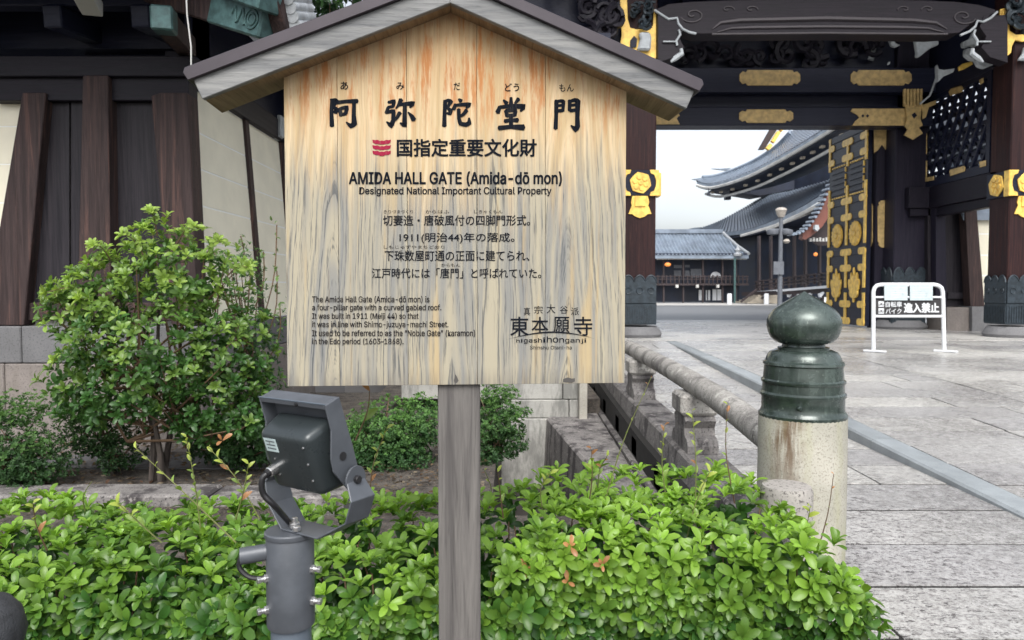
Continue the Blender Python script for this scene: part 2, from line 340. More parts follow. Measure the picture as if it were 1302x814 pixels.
# ================================================================ GROUND, BRIDGE DECK, COURTYARD
def struct(name, mb, mat, **k): return tag(mb.build(name, mat, None, **k), kind='structure')
struct('ground', MB().box(-300, 300, -60, 400, -1.1, -.8), M['mud'])
rows = [[(-14, y, .03), (-1.25, y, .03)] for y in (-4, 4.2)]
bed = MB().box(-1.299, -.12, 4.6, 7.88, -.8, .06).box(-14, 1.03, -4, 4.25, -.8, .03).box(-14, -1.3, 4.25, 9, -.8, .08)
planting_bed = struct('planting_bed', bed, M['soil'])
# footway and bridge deck bedding (dark joints), the slabs are parts
def deck(name, x0, x1, y0, y1, zfun, extra=None):
    ys = [y0]+[q for q in (2, 3, 4, 6, 8, 10, 11, 13) if y0 < q < y1]+[y1]
    mb = MB().slabgrid([[(x0, y, zfun(y)-.005), (x1, y, zfun(y)-.005)] for y in ys], (0, 0, -.9))
    return struct(name, mb, plain(name+'_joint', (.014, .013, .012), .95))
def slabs(root, x0, x1, y0, y1, zfun, rowd, lens, mat, name='paving_slab', gap=.008):
    y = y0; n = 0
    while y < y1-.05:
        d = min(rowd*random.uniform(.92, 1.08), y1-y); x = x0-random.uniform(0, lens[0])*.6
        while x < x1-.02:
            L = random.uniform(*lens); a, b = max(x, x0), min(x+L, x1)
            if x1-b < .25: b = x1
            if b-a > .12:
                g = gap; h_ = .013; t = random.uniform(-.0015, .0025); za, zb = zfun(y)+t, zfun(y+d)+t
                mb = MB().hexa([(a+g,y+h_,za-.05),(b-g,y+h_,za-.05),(b-g,y+d-h_,zb-.05),(a+g,y+d-h_,zb-.05),(a+g,y+h_,za),(b-g,y+h_,za),(b-g,y+d-h_,zb),(a+g,y+d-h_,zb)])
                mb.build(name, mat, root, fix=False); n += 1
            x = b if b == x1 else x+L
        y += d
    return n
footway = deck('footway', 1.03, 2.74, -2, 13.2, zf)
n1 = slabs(footway, 1.40, 2.735, 1.6, 13.2, zf, .50, (1.3, 2.6), M['paving'])
n1 += slabs(footway, 1.04, 1.40, 1.6, 3.3, zf, .50, (1, 2), M['paving'])
roadway = deck('roadway', 2.74, 16, -2, 13.2, zr)
n2 = slabs(roadway, 2.905, 4.86, 2.2, 13.2, zr, .46, (1.2, 2.4), M['paving'])
n2 += slabs(roadway, 4.865, 12.5, 4.0, 13.2, zr, .52, (1.0, 1.9), M['paving'])
# kerb strip of long stones between footway and roadway: a part of the roadway
ky = 2.0
while ky < 12.9:
    L = random.uniform(1.5, 1.9); a, b = ky+.004, min(ky+L, 13)-.004
    def kz(y): return zr(y)+.006
    sec = lambda y: [(2.715, y, kz(y)-.15), (2.715, y, kz(y)-.015), (2.73, y, kz(y)), (2.895, y, kz(y)), (2.895, y, kz(y)-.15)]
    A, B = sec(a), sec(b)
    MB().add(A+B, [(0,1,2,3,4), (9,8,7,6,5)]+[(i, (i+1) % 5, (i+1) % 5+5, i+5) for i in range(5)]).build('kerb_stone', M['kerb'], roadway)
    ky += L
# threshold paving under the gate and the courtyard beyond
th = struct('gate_paving', MB().box(-3, 17, 13.2, 22.0, -.8, .415), M['yard_stone'])
for k in range(9):
    y = 13.21+k*.86; x = -1.2-random.random()
    while x < 12.4:
        L = random.uniform(1.6, 2.6)
        MB().box(x+.004, x+L-.004, y+.004, y+.85, .40, .424+random.uniform(0, .002)).build('paving_slab', M['paving'], th, fix=False); x += L
yard = MB().slabgrid([[(-80, y, z), (120, y, z)] for y, z in ((22, .405), (62, .135), (140, .135))], (0, 0, -.5))
struct('courtyard', yard, M['asphalt'])
struct('courtyard_gravel', MB().slabgrid([[(-40, y, zf(y)+.004), (80, y, zf(y)+.004)] for y in (50, 57, 62)], (0, 0, -.05)), M['gravel'])

# ================================================================ BRIDGE PARAPET (left side of the footway)
par = thing('bridge_parapet', (1.23, 3.3, .1), 'blackened stone bridge railing with a round lichen-spotted top rail', 'railing')
ys = [3.15, 3.5, 4.0, 4.5, 5.1, 5.8, 6.6, 7.4, 8.4, 9.6, 10.8, 12]
zs = [.60, .64, .675, .70, .715, .725, .73, .73, .73, .735, .74, .74]
MB().tube([(1.23, y, z) for y, z in zip(ys, zs)], .073, 20).build('rail', M['granite_rail'], par, smooth=True)
zb = lambda y: interp(y, [3.1, 4.1, 6, 8, 12], [.24, .27, .31, .33, .36])
bm_ = MB()
for a, b in ((3.15, 4.55), (4.555, 6.5), (6.505, 8.6), (8.605, 10.4), (10.405, 12)):
    w0, w1 = 1.08, 1.38
    MB().hexa([(w0,a,zb(a)-.21),(w1,a,zb(a)-.21),(w1,b,zb(b)-.21),(w0,b,zb(b)-.21),(w0+.02,a,zb(a)),(w1-.02,a,zb(a)),(w1-.02,b,zb(b)),(w0+.02,b,zb(b))]).build('sill_beam', M['granite_dark'], par, bevel=.015)
    MB().hexa([(.96,a,-.32),(1.39,a,-.32),(1.39,b,-.32),(.96,b,-.32),(.98,a,zb(a)-.38),(1.39,a,zb(a)-.38),(1.39,b,zb(b)-.38),(.98,b,zb(b)-.38)]).build('foot_beam', M['granite_dark'], par, bevel=.012)
MB().hexa([(1.10,3.15,-.15),(1.34,3.15,-.15),(1.34,12,-.1),(1.10,12,-.1),(1.10,3.15,.05),(1.34,3.15,.05),(1.34,12,.16),(1.10,12,.16)]).build('infill_panel', M['drip'], par)
for y in (4.2, 5.2, 6.2, 7.2, 8.2, 9.2, 10.2):
    MB().box(1.03, 1.30, y-.13, y+.13, zb(y)-.378, zb(y)-.212).build('spacer_block', M['drip'], par, bevel=.01)
for y in (4.95, 7.05, 9.1, 11.1):
    z0, z1 = zb(y)-.003, interp(y, ys, zs)-.06
    h = z1-z0
    pr = [(-.235, 0), (-.235, .05), (-.20, .09), (-.15, .10), (-.135, .15), (-.17, h*.55), (-.12, h*.62), (-.12, h*.62+.001), (.12, h*.62+.001), (.12, h*.62), (.17, h*.55), (.135, .15), (.15, .10), (.20, .09), (.235, .05), (.235, 0)]
    s_ = MB().prism([(1.13, y+q, z0+z) for q, z in pr], (.2, 0, 0)).build('strut', M['granite_dark'], par, bevel=.008)
    MB().box(1.105, 1.355, y-.15, y+.15, z0+h*.63, z1+.004).build('bearing_block', M['granite_rail'], s_, bevel=.02)
# footing ledge and ditch lining beside the bridge
tag(MB().hexa([(.80,3.9,-.8),(.955,3.9,-.8),(.955,8.2,-.8),(.33,7.9,-.8),(.84,3.9,-.10),(.955,3.9,-.10),(.955,8.2,-.03),(.37,7.9,-.03)]).build('footing_ledge', M['granite_dark'], None, bevel=.02),
    'dark stone ledge beside the ditch at the foot of the bridge railing', 'ledge')
# finial post
gp = thing('bridge_post', (1.225, 3.1, .09), 'thick pale granite post topped by a green bronze onion-shaped finial', 'post')
def zpy(v): return P(1022, v, 3.1-.165).z
MB().lathe((1.225, 3.1, 0), [(.172, .05), (.176, .1), (.178, .5), (.176, zpy(536)-.004), (.172, zpy(536))], 48).build('stone_shaft', M['granite_stained'], gp, smooth=True)
def zpx(y): return P(1022, y, 3.1).z
def rp(px): return px/F*3.1*.935
prof = [(57, 538), (57.5, 534), (55, 531), (53.5, 527), (53.5, 512), (55.5, 509.5), (55.5, 506.5), (53, 504), (52.5, 494), (54.5, 491.5), (54.5, 489), (52, 487), (50.5, 470), (52.5, 468), (52, 465), (49, 463), (48, 459), (44, 452), (36, 448.5), (33.5, 448), (33.5, 445.5), (28, 444.5), (27, 441), (29, 437.5), (29, 433)]
bz = MB().lathe((1.225, 3.1, 0), [(rp(r), zpy(v)) for r, v in prof], 56).build('bronze_cap', M['bronze'], gp, smooth=True)
bulb = [(29, 437), (37, 434.5), (43, 429), (46.5, 422), (48.2, 414), (48, 407), (45, 400), (40, 394), (32, 388), (22, 382), (13, 377.5), (6, 374), (2.5, 371.5), (.3, 370.5)]
ob = MB().lathe((1.225, 3.1, 0), [(rp(r), zpx(v)) for r, v in bulb], 56).build('onion_knob', M['bronze'], bz, smooth=True)
c = P(1017, 520, 3.1-.162)
MB().lathe((0, 0, 0), [(.012, 0), (.012, .006), (.007, .012)], 10)
q = MB(); q.tube([c+Vector((0, .012, 0)), c+Vector((0, -.006, 0)), c+Vector((0, -.012, 0))], [.011, .011, .006], 10).build('rivet', M['bronze'], bz, smooth=True)
sc_ = P(1000, 617, 2.78)
tag(MB().lathe((sc_.x, 2.78, 0), [(.095, .02), (.097, .1), (.096, sc_.z-.02), (.088, sc_.z), (.05, sc_.z+.004)], 32).build('stone_bollard', M['stub'], None, smooth=True),
    'short flat-topped speckled granite stump beside the bronze-capped post', 'bollard')
# far side of the ditch
dw = thing('ditch_wall', (.2, 7.9, -.8), 'low pale streaked stone wall across the ditch below the notice board', 'wall')
zt = P(700, 470, 7.9).z
for r_, (za, zb2) in enumerate(((-.8, -.05), (-.045, .15), (.155, .36), (.365, zt))):
    x = -1.2 if r_ > 1 else -.12
    while x < .70:
        L = random.uniform(.5, .95); b = min(x+L, .72)
        if b-x > .1: MB().box(x+.004, b-.004, 7.9+.02*r_, 8.3, za, zb2).build('wall_stone', M['concrete'], dw, bevel=.008)
        x += L
MB().box(.715, .80, 7.8, 7.95, -.1, zt+.1).build('end_post', M['granite_post'], dw, bevel=.006)
tag(MB().box(-1.6, 1.0, 8.35, 13.2, -.8, .1).build('back_verge', M['soil'], None), kind='structure')
# low kerb wall in front of the shrubs
kw = thing('planter_kerb', (-3, 4.4, .0), 'low rough dark stone kerb between the clipped hedge and the shrubs', 'kerb')
x = -6.2
while x < -1.0:
    L = random.uniform(.75, 1.15)
    MB().box(x+.004, x+L-.004, 4.26, 4.52, -.1, .145+random.uniform(-.006, .006)).build('kerb_stone', M['granite_dark'], kw, bevel=.015); x += L
L0 = P(300, 655, 4.26).x
struct('paved_strip', MB().box(-9, -1.35, 5.15, 5.55, -.1, .09), plain('dark_strip', (.10, .10, .105), .8))
struct('wall_foot_ledge', MB().box(-9, -1.45, 5.555, 5.9, -.2, .115), M['granite_wall'])

# ================================================================ ROOFED EARTHEN WALL, LEFT
WX, WY = -2.66, 6.0
ew = thing('plaster_wall', (WX-1, WY, .1), 'cream plaster wall with dark timber end frame behind the round shrub', 'wall')
ZT = P(130, 414, WY).z     # top of stone base
# stone base
z_c = P(100, 460, WY).z
for x0, x1 in ((-6.5, -4.9), (-4.895, -3.95), (-3.945, -2.40)): pass
xs = [-7.2, -5.6, P(21.5, 480, WY).x-.78, P(21.5, 480, WY).x, -3.0, WX+.20]
for a, b in zip(xs[:-1], xs[1:]): MB().box(a+.003, b-.003, WY-.15, WY+.4, .05, z_c-.003).build('base_stone', M['granite_wall'], ew, bevel=.008)
xs = [-7.2, -5.4, -3.9, -3.2, WX+.18]
for a, b in zip(xs[:-1], xs[1:]): MB().box(a+.003, b-.003, WY-.14, WY+.4, z_c+.002, ZT).build('base_stone', M['granite_grey'], ew, bevel=.008)
y = WY+.405
while y < 9.2:
    MB().box(WX-.3, WX+.20, y, y+.93, .05, z_c-.003).build('base_stone', M['granite_wall'], ew, bevel=.008)
    MB().box(WX-.3, WX+.18, y, y+.93, z_c+.002, ZT).build('base_stone', M['granite_grey'], ew, bevel=.008); y += .935
# end frame (front face)
Q, N = (0, WY, 0), (0, -1, 0)
def fp(u, v, d=0): return onp(u, v, (0, WY-d, 0), (0, -1, 0))
def fpoly(pts, d, t, name, mat, bevel=.006, parent=ew):
    return MB().prism([fp(u, v, d) for u, v in pts], (0, t, 0)).build(name, mat, parent, bevel=bevel)
fpoly([(28, 118), (58, 118), (30, 414), (-22, 414)], .10, .2, 'frame_post', M['wallpost'])
fpoly([(192, 122), (204, 118), (238, 118), (252, 414), (218, 414)], .10, .2, 'frame_post', M['wallpost'])
fpoly([(105, 96), (137, 96), (141, 414), (98, 414)], .13, .2, 'centre_post', M['wallpost'])
fpoly([(-12, 98), (240, 98), (240, 128), (-12, 128)], .07, .17, 'top_rail', M['dark'])
fpoly([(-400, 71), (246, 71), (246, 97), (-400, 97)], .12, .3, 'wall_plate', M['dark'])
fpoly([(-20, 385), (240, 385), (240, 408), (-20, 408)], .05, .15, 'bottom_rail', M['wallpost'])
fpoly([(48, 126), (88, 126), (88, 390), (26, 390)], .0, .1, 'infill_board', M['panelwood'], 0)
fpoly([(90, 126), (106, 126), (106, 390), (90, 390)], .012, .1, 'infill_board', M['panelwood'], .004)
fpoly([(136, 126), (204, 126), (226, 390), (136, 390)], .0, .1, 'infill_board', M['panelwood'], 0)
# plaster to the left of the frame
vs = [118, 161, 209, 258, 307, 356, 414]
MB().box(-7.2, P(40, 200, WY).x, WY+.043, WY+.5, ZT, 3.1).build('plaster_core', M['whiteline'], ew)
for a, b in zip(vs[:-1], vs[1:]):
    MB().prism([fp(-300, a+.9, -.04), (fp(46-(a-118)*.15, a+.9, -.04)), (fp(46-(b-118)*.15, b-.9, -.04)), fp(-300, b-.9, -.04)], (0, .02, 0)).build('plaster_panel', M['plaster'], ew)
# receding side: plane leaning in slightly, along Y
def sx(z): return WX-.0+(3.0-z)*.07
ztop = 3.02
Y0, Y1 = WY+.06, 8.62
zl = [ZT+.0, 1.42, 1.73, 2.04, 2.35, 2.66, ztop]
yA, yB, yC = Y0+.1, 7.42, Y1
core = MB().hexa([(WX-1.2,Y0,ZT),(sx(ZT)-.003,Y0,ZT),(sx(ZT)-.003,Y1,ZT),(WX-1.2,Y1,ZT),(WX-1.2,Y0,ztop),(sx(ztop)-.003,Y0,ztop),(sx(ztop)-.003,Y1,ztop),(WX-1.2,Y1,ztop)]).build('plaster_core', M['whiteline'], ew)
for a, b in zip(zl[:-1], zl[1:]):
    for ya, yb in ((yA, yB-.05), (yB+.05, yC-.1)):
        a2, b2 = a+.008, b-.008
        MB().hexa([(sx(a2)-.04,ya,a2),(sx(a2),ya,a2),(sx(a2),yb,a2),(sx(a2)-.04,yb,a2),(sx(b2)-.04,ya,b2),(sx(b2),ya,b2),(sx(b2),yb,b2),(sx(b2)-.04,yb,b2)]).build('plaster_panel', M['plaster'], ew)
for yy, w in ((yB, .05), (yC-.06, .06)):
    MB().hexa([(sx(ZT)-.05,yy-w,ZT),(sx(ZT)+.03,yy-w,ZT),(sx(ZT)+.03,yy+w,ZT),(sx(ZT)-.05,yy+w,ZT),(sx(ztop)-.05,yy-w,ztop),(sx(ztop)+.03,yy-w,ztop),(sx(ztop)+.03,yy+w,ztop),(sx(ztop)-.05,yy+w,ztop)]).build('side_post', M['wallpost'], ew)
MB().box(WX-.1, WX+.06, Y0-.1, Y1+.05, ztop, ztop+.22).build('side_plate', M['darky'], ew, bevel=.006)
MB().box(WX-.9, WX+.0, WY+.25, Y1+1.5, ztop+.221, 3.9).build('upper_wall', M['black'], ew)
MB().box(-7, WX+.0, WY+.10, WY+.6, 3.3, 4.0).build('upper_wall', M['black'], ew)
MB().box(-7, -2.35, 8.75, 9.0, .4, 4.2).build('rear_board_wall', M['black'], ew)
# brackets and rafters under the eave
for x in (-5.3, -4.35, -3.4, -2.75):
    MB().beam((x, WY+.1, 3.42), (x, WY-.45, 3.36), .14, .16).build('bracket_arm', M['black'], ew, bevel=.01)
MB().box(-7, -2.2, WY-.42, WY-.28, 3.45, 3.60).build('eave_purlin', M['black'], ew, bevel=.01)
for k in range(15):
    x = -6.6+k*.3
    MB().beam((x, WY+.2, 3.86), (x, WY-1.0, 3.56), .09, .10).build('rafter', M['black'], ew)
roof_dark = MB().slabgrid([[(-7.2, 4.75, 3.60), (-1.95, 4.75, 3.60)], [(-7.2, 6.3, 4.0), (-2.3, 6.3, 4.0)], [(-7.2, 7.2, 4.5), (-3.3, 7.2, 4.5)]], (0, 0, .07)).build('roof_deck', M['black'], ew)
roof_side = MB().slabgrid([[(-1.75, 5.0, 3.62), (-1.75, 10.5, 3.62)], [(-2.3, 6.0, 4.0), (-2.3, 10.5, 4.0)], [(-3.3, 6.9, 4.5), (-3.3, 10.5, 4.5)]], (0, 0, .07)).build('roof_deck', M['black'], ew)
# light rafter tip
a, b = P(104, -14, 5.0), P(118, 12, 5.25)
MB().beam(a, b, .13, .1).build('pale_rafter_tip', M['far_pale'], ew, bevel=.005)
# corner hip beams with patina copper sleeves
def hip(p0, p1, w, h, t, nm='hip_beam'):
    o = MB().beam(p0, p1, w, h).build(nm, M['wallpost'], ew, bevel=.008)
    p0, p1 = Vector(p0), Vector(p1); q = p0.lerp(p1, t); d = (p1-p0).normalized()
    x = d.cross(Vector((0,0,1))).normalized(); z = x.cross(d)
    s = MB().obox((q+p1)/2+d*.004, x*(w/2+.008), (p1-q)/2, z*(h/2+.008)).build('copper_sleeve', M['patina'], o, bevel=.012)
    return o, s, p1, d, x, z
o, s, e, d, x, z = hip(P(186, -14, 5.7), P(346, 33, 4.95), .17, .19, .62)
for k, rr in enumerate((.062, .036)):
    ctr = e-d*.09-x*(.17/2+.012) if x.y > 0 else e-d*.09+x*(.17/2+.012)
    ring = [ctr+(d*math.cos(t)+z*math.sin(t))*rr for t in np.linspace(0, 2*math.pi, 22)]
    MB().tube(ring, .006, 6, False).build('spiral_relief', M['patina'], s)
side = -x if x.y > 0 else x
wv = [e-d*(.30-.012*i)+side*(.17/2+.012)+z*(.05*math.sin(i*.9)) for i in range(14)]
MB().tube(wv, .008, 6).build('scroll_relief', M['patina'], s)
hip(P(230, -40, 5.5), P(344, 0, 4.8), .15, .15, .35)
o, s, e, d, x, z = hip(P(238, 60, 6.0), P(205, 22, 5.15), .13, .15, .8, 'bracket_nose')
MB().beam(P(338, -30, 4.8), P(362, 46, 5.0), .11, .09).build('eave_edge_board', M['wallpost'], ew, bevel=.008)
for k in range(6):
    q = P(366+k*3.0, -22+k*11.5, 4.9+k*.02)
    MB().tube([q+Vector((-.02, -.05, 0)), q+Vector((.02, .25, .1))], .045, 10).build('eave_tile', M['tile_l'], ew, smooth=True)
MB().tube([P(236, -20, 4.8), P(238, 20, 4.8), P(243, 60, 4.8), P(243, 90, 4.8), P(240, 99, 4.8)], .005, 6).build('eave_wire', M['far_pale'], ew)
MB().tube([P(306, 60, 5.4), P(322, 72, 5.4), P(345, 82, 5.4)], .005, 5).build('eave_wire', M['far_pale'], ew)
# side wing towards the gate (glimpsed beside the board)
sw = thing('gate_wing', (-.4, 12.2, .4), 'dark timber wing of the gate with white-tipped bracket beams behind the notice board', 'building')
MB().box(-2.6, 1.6, 12.2, 12.6, .9, 5.5).build('board_wall', M['black'], sw)
MB().box(-2.7, 1.7, 12.05, 12.7, .35, .9).build('stone_base', M['granite_wall'], sw, bevel=.02)
for x in (-2.55, -1.2, .2, 1.5): MB().box(x-.11, x+.11, 12.08, 12.25, .9, 4.6).build('post', M['darkv'], sw, bevel=.01)
MB().box(-2.7, 1.7, 12.04, 12.3, 4.3, 4.6).build('wall_plate', M['dark'], sw)
for x_ in (-2.44, -1.09, .31):
    for k in range(5): MB().box(x_+.005, x_+1.14 if x_ < .3 else 1.39, 12.17, 12.199, 2.2+k*.42, 2.61+k*.42).build('plaster_panel', M['plaster'], sw)
MB().box(-2.6, 1.6, 12.14, 12.199, 2.05, 2.19).build('waist_rail', M['dark'], sw, bevel=.008)
for (u, v, D, w) in ((334, 163, 8.4, .24), (332, 232, 8.6, .22)):
    q = P(u, v, D)
    b_ = MB().box(q.x-1.2, q.x+.02, D, D+.18, q.z-.09, q.z+.09).build('bracket_beam', M['black'], sw, bevel=.01)
pts = [(334, 172), (338, 164), (347, 166), (352, 160), (352, 146), (357, 146), (357, 172), (350, 176), (338, 177)]
MB().prism([P(u, v, 8.3) for u, v in pts], (0, .14, 0)).build('white_tip', M['chalk'], sw, bevel=.006)
pts = [(338, 224), (346, 222), (346, 219), (352, 219), (352, 228), (355, 244), (340, 243), (333, 236)]
MB().prism([P(u, v, 8.5) for u, v in pts], (0, .14, 0)).build('white_tip', M['chalk'], sw, bevel=.006)
MB().beam(P(326, 213, 8.7), P(366, 210, 8.7), .14, .10).build('bracket_beam', M['dark'], sw)
q = P(347, 203, 8.6); MB().tube([q, q+Vector((0, .1, 0))], .07, 14).build('beam_boss', M['far_brown'], sw, smooth=True)
MB().beam(P(330, 150, 8.8), P(366, 156, 8.8), .2, .22).build('bracket_beam', M['dark'], sw)

# ================================================================ THE GATE
GX0, GX1, GY = 2.39, 9.60, 13.9
G = thing('temple_gate', (6.0, 16, .42), 'great dark timber temple gate with gilded fittings, its black door leaf standing open', 'gate')
def zat(v, D): return P(651, v, D).z
def flower(parent, c, n, up, r, mat, name='crest', petals=6, depth=.03):
    """small raised rosette: hexagonal plate with petals; c centre, n normal, up vector"""
    c, n, up = Vector(c), Vector(n).normalized(), Vector(up); s = n.cross(up).normalized()
    mb = MB()
    hexp = [c+(s*math.cos(t)+up*math.sin(t))*r*(1 if k % 2 == 0 else .9) for k, t in enumerate(np.linspace(0, 2*math.pi, 13)[:-1]+.26)]
    mb.prism(hexp, n*depth)
    o = mb.build(name, mat, parent, bevel=.006)
    m2 = MB()
    for k in range(petals):
        t = 2*math.pi*k/petals+.3; q = c+(s*math.cos(t)+up*math.sin(t))*r*.52+n*depth
        m2.prism([q+(s*math.cos(a)+up*math.sin(a))*r*.24 for a in np.linspace(0, 2*math.pi, 9)[:-1]], n*depth*.6)
    m2.prism([c+n*depth+(s*math.cos(a)+up*math.sin(a))*r*.2 for a in np.linspace(0, 2*math.pi, 9)[:-1]], n*depth*.8)
    m2.build('petal_relief', mat, o if o.parent and o.parent.parent is None else parent, bevel=.004)
    return o
def pillar(cx, cy, w, z1, mat, name='pillar'):
    h = w/2
    p = MB().box(cx-h, cx+h, cy-h, cy+h, .8, z1).build(name, mat, G, bevel=.02)
    MB().lathe((cx, cy, 0), [(h*1.25, .60), (h*1.3, .63), (h*1.52, .55), (h*1.62, .48), (h*1.5, .42), (h*1.5, .40)][::-1], 32).build('stone_plinth', M['granite_grey'], p, smooth=True)
    return p
def copper_skirt(p, cx, cy, w, z0, z1, z2):
    h = w/2+.025
    MB().box(cx-h, cx+h, cy-h, cy+h, z0, z1).build('copper_band', M['skirt'], p, bevel=.01)
    rib = MB(); k = 14
    for i in range(k):
        t = -h+(i+.5)*2*h/k
        rib.box(cx+t-.012, cx+t+.012, cy-h-.012, cy-h+.002, z0+.03, z1-.05)
        rib.box(cx-h-.012, cx-h+.002, cy+t-.012, cy+t+.012, z0+.03, z1-.05)
    tag(rib.build('copper_ribs', M['skirt'], p), kind='stuff')
    hu = h-.008
    # scalloped upper band: outline with lobes on each visible side
    def lobes(o, a, n):
        pts = [o, o+a]; L = []
        for t in np.linspace(0, .98, 30): L.append(o+a*float(t)+Vector((0, 0, (z2-z1)*(.74+.26*abs(math.sin(3*math.pi*t))**.55))))
        L.append(o+a+Vector((0, 0, (z2-z1)*.74)))
        MB().prism([o]+L+[o+a], n).build('copper_valance', M['skirt'], p, bevel=.006)
        m2 = MB()
        m2.tube([q+n*1.1 for q in L[:]], .013, 5)
        for i in range(3):
            cc = o+a*((i+.5)/3)+Vector((0, 0, (z2-z1)*.45))+n*1.1
            m2.tube([cc+(a.normalized()*math.cos(t)+Vector((0,0,1))*math.sin(t))*.055 for t in np.linspace(0, 5.5, 10)], .011, 5)
        m2.build('valance_scroll', M['skirt'], p)
    lobes(Vector((cx-hu, cy-hu, z1)), Vector((2*hu, 0, 0)), Vector((0, -.022, 0)))
    lobes(Vector((cx-hu, cy-hu, z1)), Vector((0, 2*hu, 0)), Vector((-.022, 0, 0)))
def gold_collar(p, cx, cy, w, z0, z1, zl, faces):
    h = w/2+.045; zc = (z0+z1)/2; hh = (z1-z0)/2
    MB().box(cx-h+.012, cx+h-.012, cy-h+.012, cy+h-.012, z0, z1).build('black_collar', M['black'], p, bevel=.008)
    for ax, n in faces:
        ax, n = Vector(ax), Vector(n); o = Vector((cx, cy, zc))+n*(h-.012)
        for sgn in (-1, 1):
            e = ax*sgn
            pts = [o+e*h+Vector((0,0,-hh)), o+e*h+Vector((0,0,hh)), o+e*h*.50+Vector((0,0,hh)), o+e*h*.56+Vector((0,0,hh*.72)), o+e*h*.74+Vector((0,0,hh*.62)), o+e*h*.84+Vector((0,0,hh*.2)),
                   o+e*h*.84+Vector((0,0,-hh*.2)), o+e*h*.74+Vector((0,0,-hh*.62)), o+e*h*.56+Vector((0,0,-hh*.72)), o+e*h*.50+Vector((0,0,-hh))]
            MB().prism(pts, n*.022).build('gilded_corner', M['gold'], p, bevel=.004)
        f = flower(p, o, n, Vector((0,0,1)), hh*.86, M['gold'], 'gilded_crest')
        if zl:
            L = z0-zl; b = o+Vector((0, 0, -hh))-n*.03; w2 = w*.30
            pts = [b+ax*s*w2*k+Vector((0,0,-L*t)) for s, k, t in ((-1,.8,0),(-1,.95,.3),(-1,.85,.45),(-1,1.2,.85),(-1,.8,.86),(-1,.5,.97),(0,0,1.05),(1,.5,.97),(1,.8,.86),(1,1.2,.85),(1,.85,.45),(1,.95,.3),(1,.8,0))]
            MB().prism(pts, n*.024).build('gilded_tongue', M['gold'], p, bevel=.004)
            MB().prism([b+n*.02+ax*s*w2*.55+Vector((0,0,-L*t)) for s, t in ((-1,.02),(-1,.5),(1,.5),(1,.02))], n*.03).build('gilded_block', M['gold'], p, bevel=.006)
zc0, zc1 = zat(249, 13.85), zat(216, 13.85)
for cx, faces in ((GX0, [((1,0,0), (0,-1,0)), ((0,1,0), (1,0,0))]), (GX1, [((1,0,0), (0,-1,0)), ((0,1,0), (-1,0,0))])):
    p = pillar(cx, GY+.3, .60, 7.3, M['redv'])
    copper_skirt(p, cx, GY+.3, .60, zat(413, 13.85), zat(386, 13.85), zat(350, 13.85))
    gold_collar(p, cx, GY+.3, .60, zc0, zc1, zat(276, 13.85), faces[:1] if cx < 5 else faces[:1])
    if cx > 5:
        o = Vector((cx-.345, GY+.3, (zc0+zc1)/2)); 
        flower(p, o+Vector((.01, .02, 0)), (-1,0,0), Vector((0,0,1)), .22, M['gold'], 'gilded_crest')
        MB().box(cx-.353, cx-.33, GY-.045, GY+.10, zc0, zc1).build('gilded_corner', M['gold'], p, bevel=.004)
    # tie-beam nose through the left pillar
    if cx < 5:
        MB().box(cx+.30, cx+.43, GY+.16, GY+.46, zc0+.02, zc1-.02).build('tie_beam_nose', M['gold'], p, bevel=.01)
# main posts and door jamb
MY = 17.22
mp = pillar(8.98, 17.11, .72, 7.4, M['darkv'], 'main_pillar')
copper_skirt(mp, 8.98, 17.11, .72, zat(412, 16.7), zat(385, 16.7), zat(340, 16.7))
mp2 = pillar(3.0-.28, 17.11, .5, 7.4, M['darkv'], 'main_pillar')
MB().box(8.43, 8.78, MY, MY+.33, .42, zat(160, MY)).build('door_jamb', M['darkv'], G, bevel=.01)
MB().box(2.1, 2.4, MY, MY+.36, .42, zat(160, MY)).build('door_jamb', M['darkv'], G, bevel=.01)
jamb = G.children[-2]
def xz(pts, D, t, name, mat, parent=G, bevel=.005):
    return MB().prism([onp(u, v, (0, D, 0), (0, -1, 0)) for u, v in pts], (0, -t, 0)).build(name, mat, parent, bevel=bevel)
jp = [c for c in G.children if c.name.startswith('door_jamb')][0]
xz([(1111, 161), (1130.5, 161), (1130.5, 194), (1126, 191), (1121, 184), (1116, 191), (1111, 195)], MY-.002, .03, 'gilded_cap', M['gold_old'], jp)
loz = lambda x0, x1, y0, y1: [(x0, y0+8), (x0+2, y0+5.5), (x0+1, y0+3.5), ((x0+x1)/2-3, y0), ((x0+x1)/2+3, y0), (x1-1, y0+3.5), (x1-2, y0+5.5), (x1, y0+8), (x1, y1-8), (x1-2, y1-5.5), (x1-1, y1-3.5), ((x0+x1)/2+3, y1), ((x0+x1)/2-3, y1), (x0+1, y1-3.5), (x0+2, y1-5.5), (x0, y1-8)]
xz(loz(1115.5, 1130.5, 255, 315), MY-.002, .03, 'gilded_lozenge', M['gold_old'], jp)
def ypl(pts, X, t, name, mat, parent=G, bevel=.004):
    return MB().prism([onp(u, v, (X, 0, 0), (1, 0, 0)) for u, v in pts], (-t, 0, 0)).build(name, mat, parent, bevel=bevel)
ypl([(1103.5, 162), (1110, 161), (1110, 192), (1107, 188), (1103.5, 196)], 8.427, .02, 'gilded_cap', M['gold_old'], jp)
ypl([(1104.5, 262), (1107, 256), (1110, 262), (1110, 307), (1107, 315), (1104.5, 307)], 8.427, .02, 'gilded_lozenge', M['gold_old'], jp)
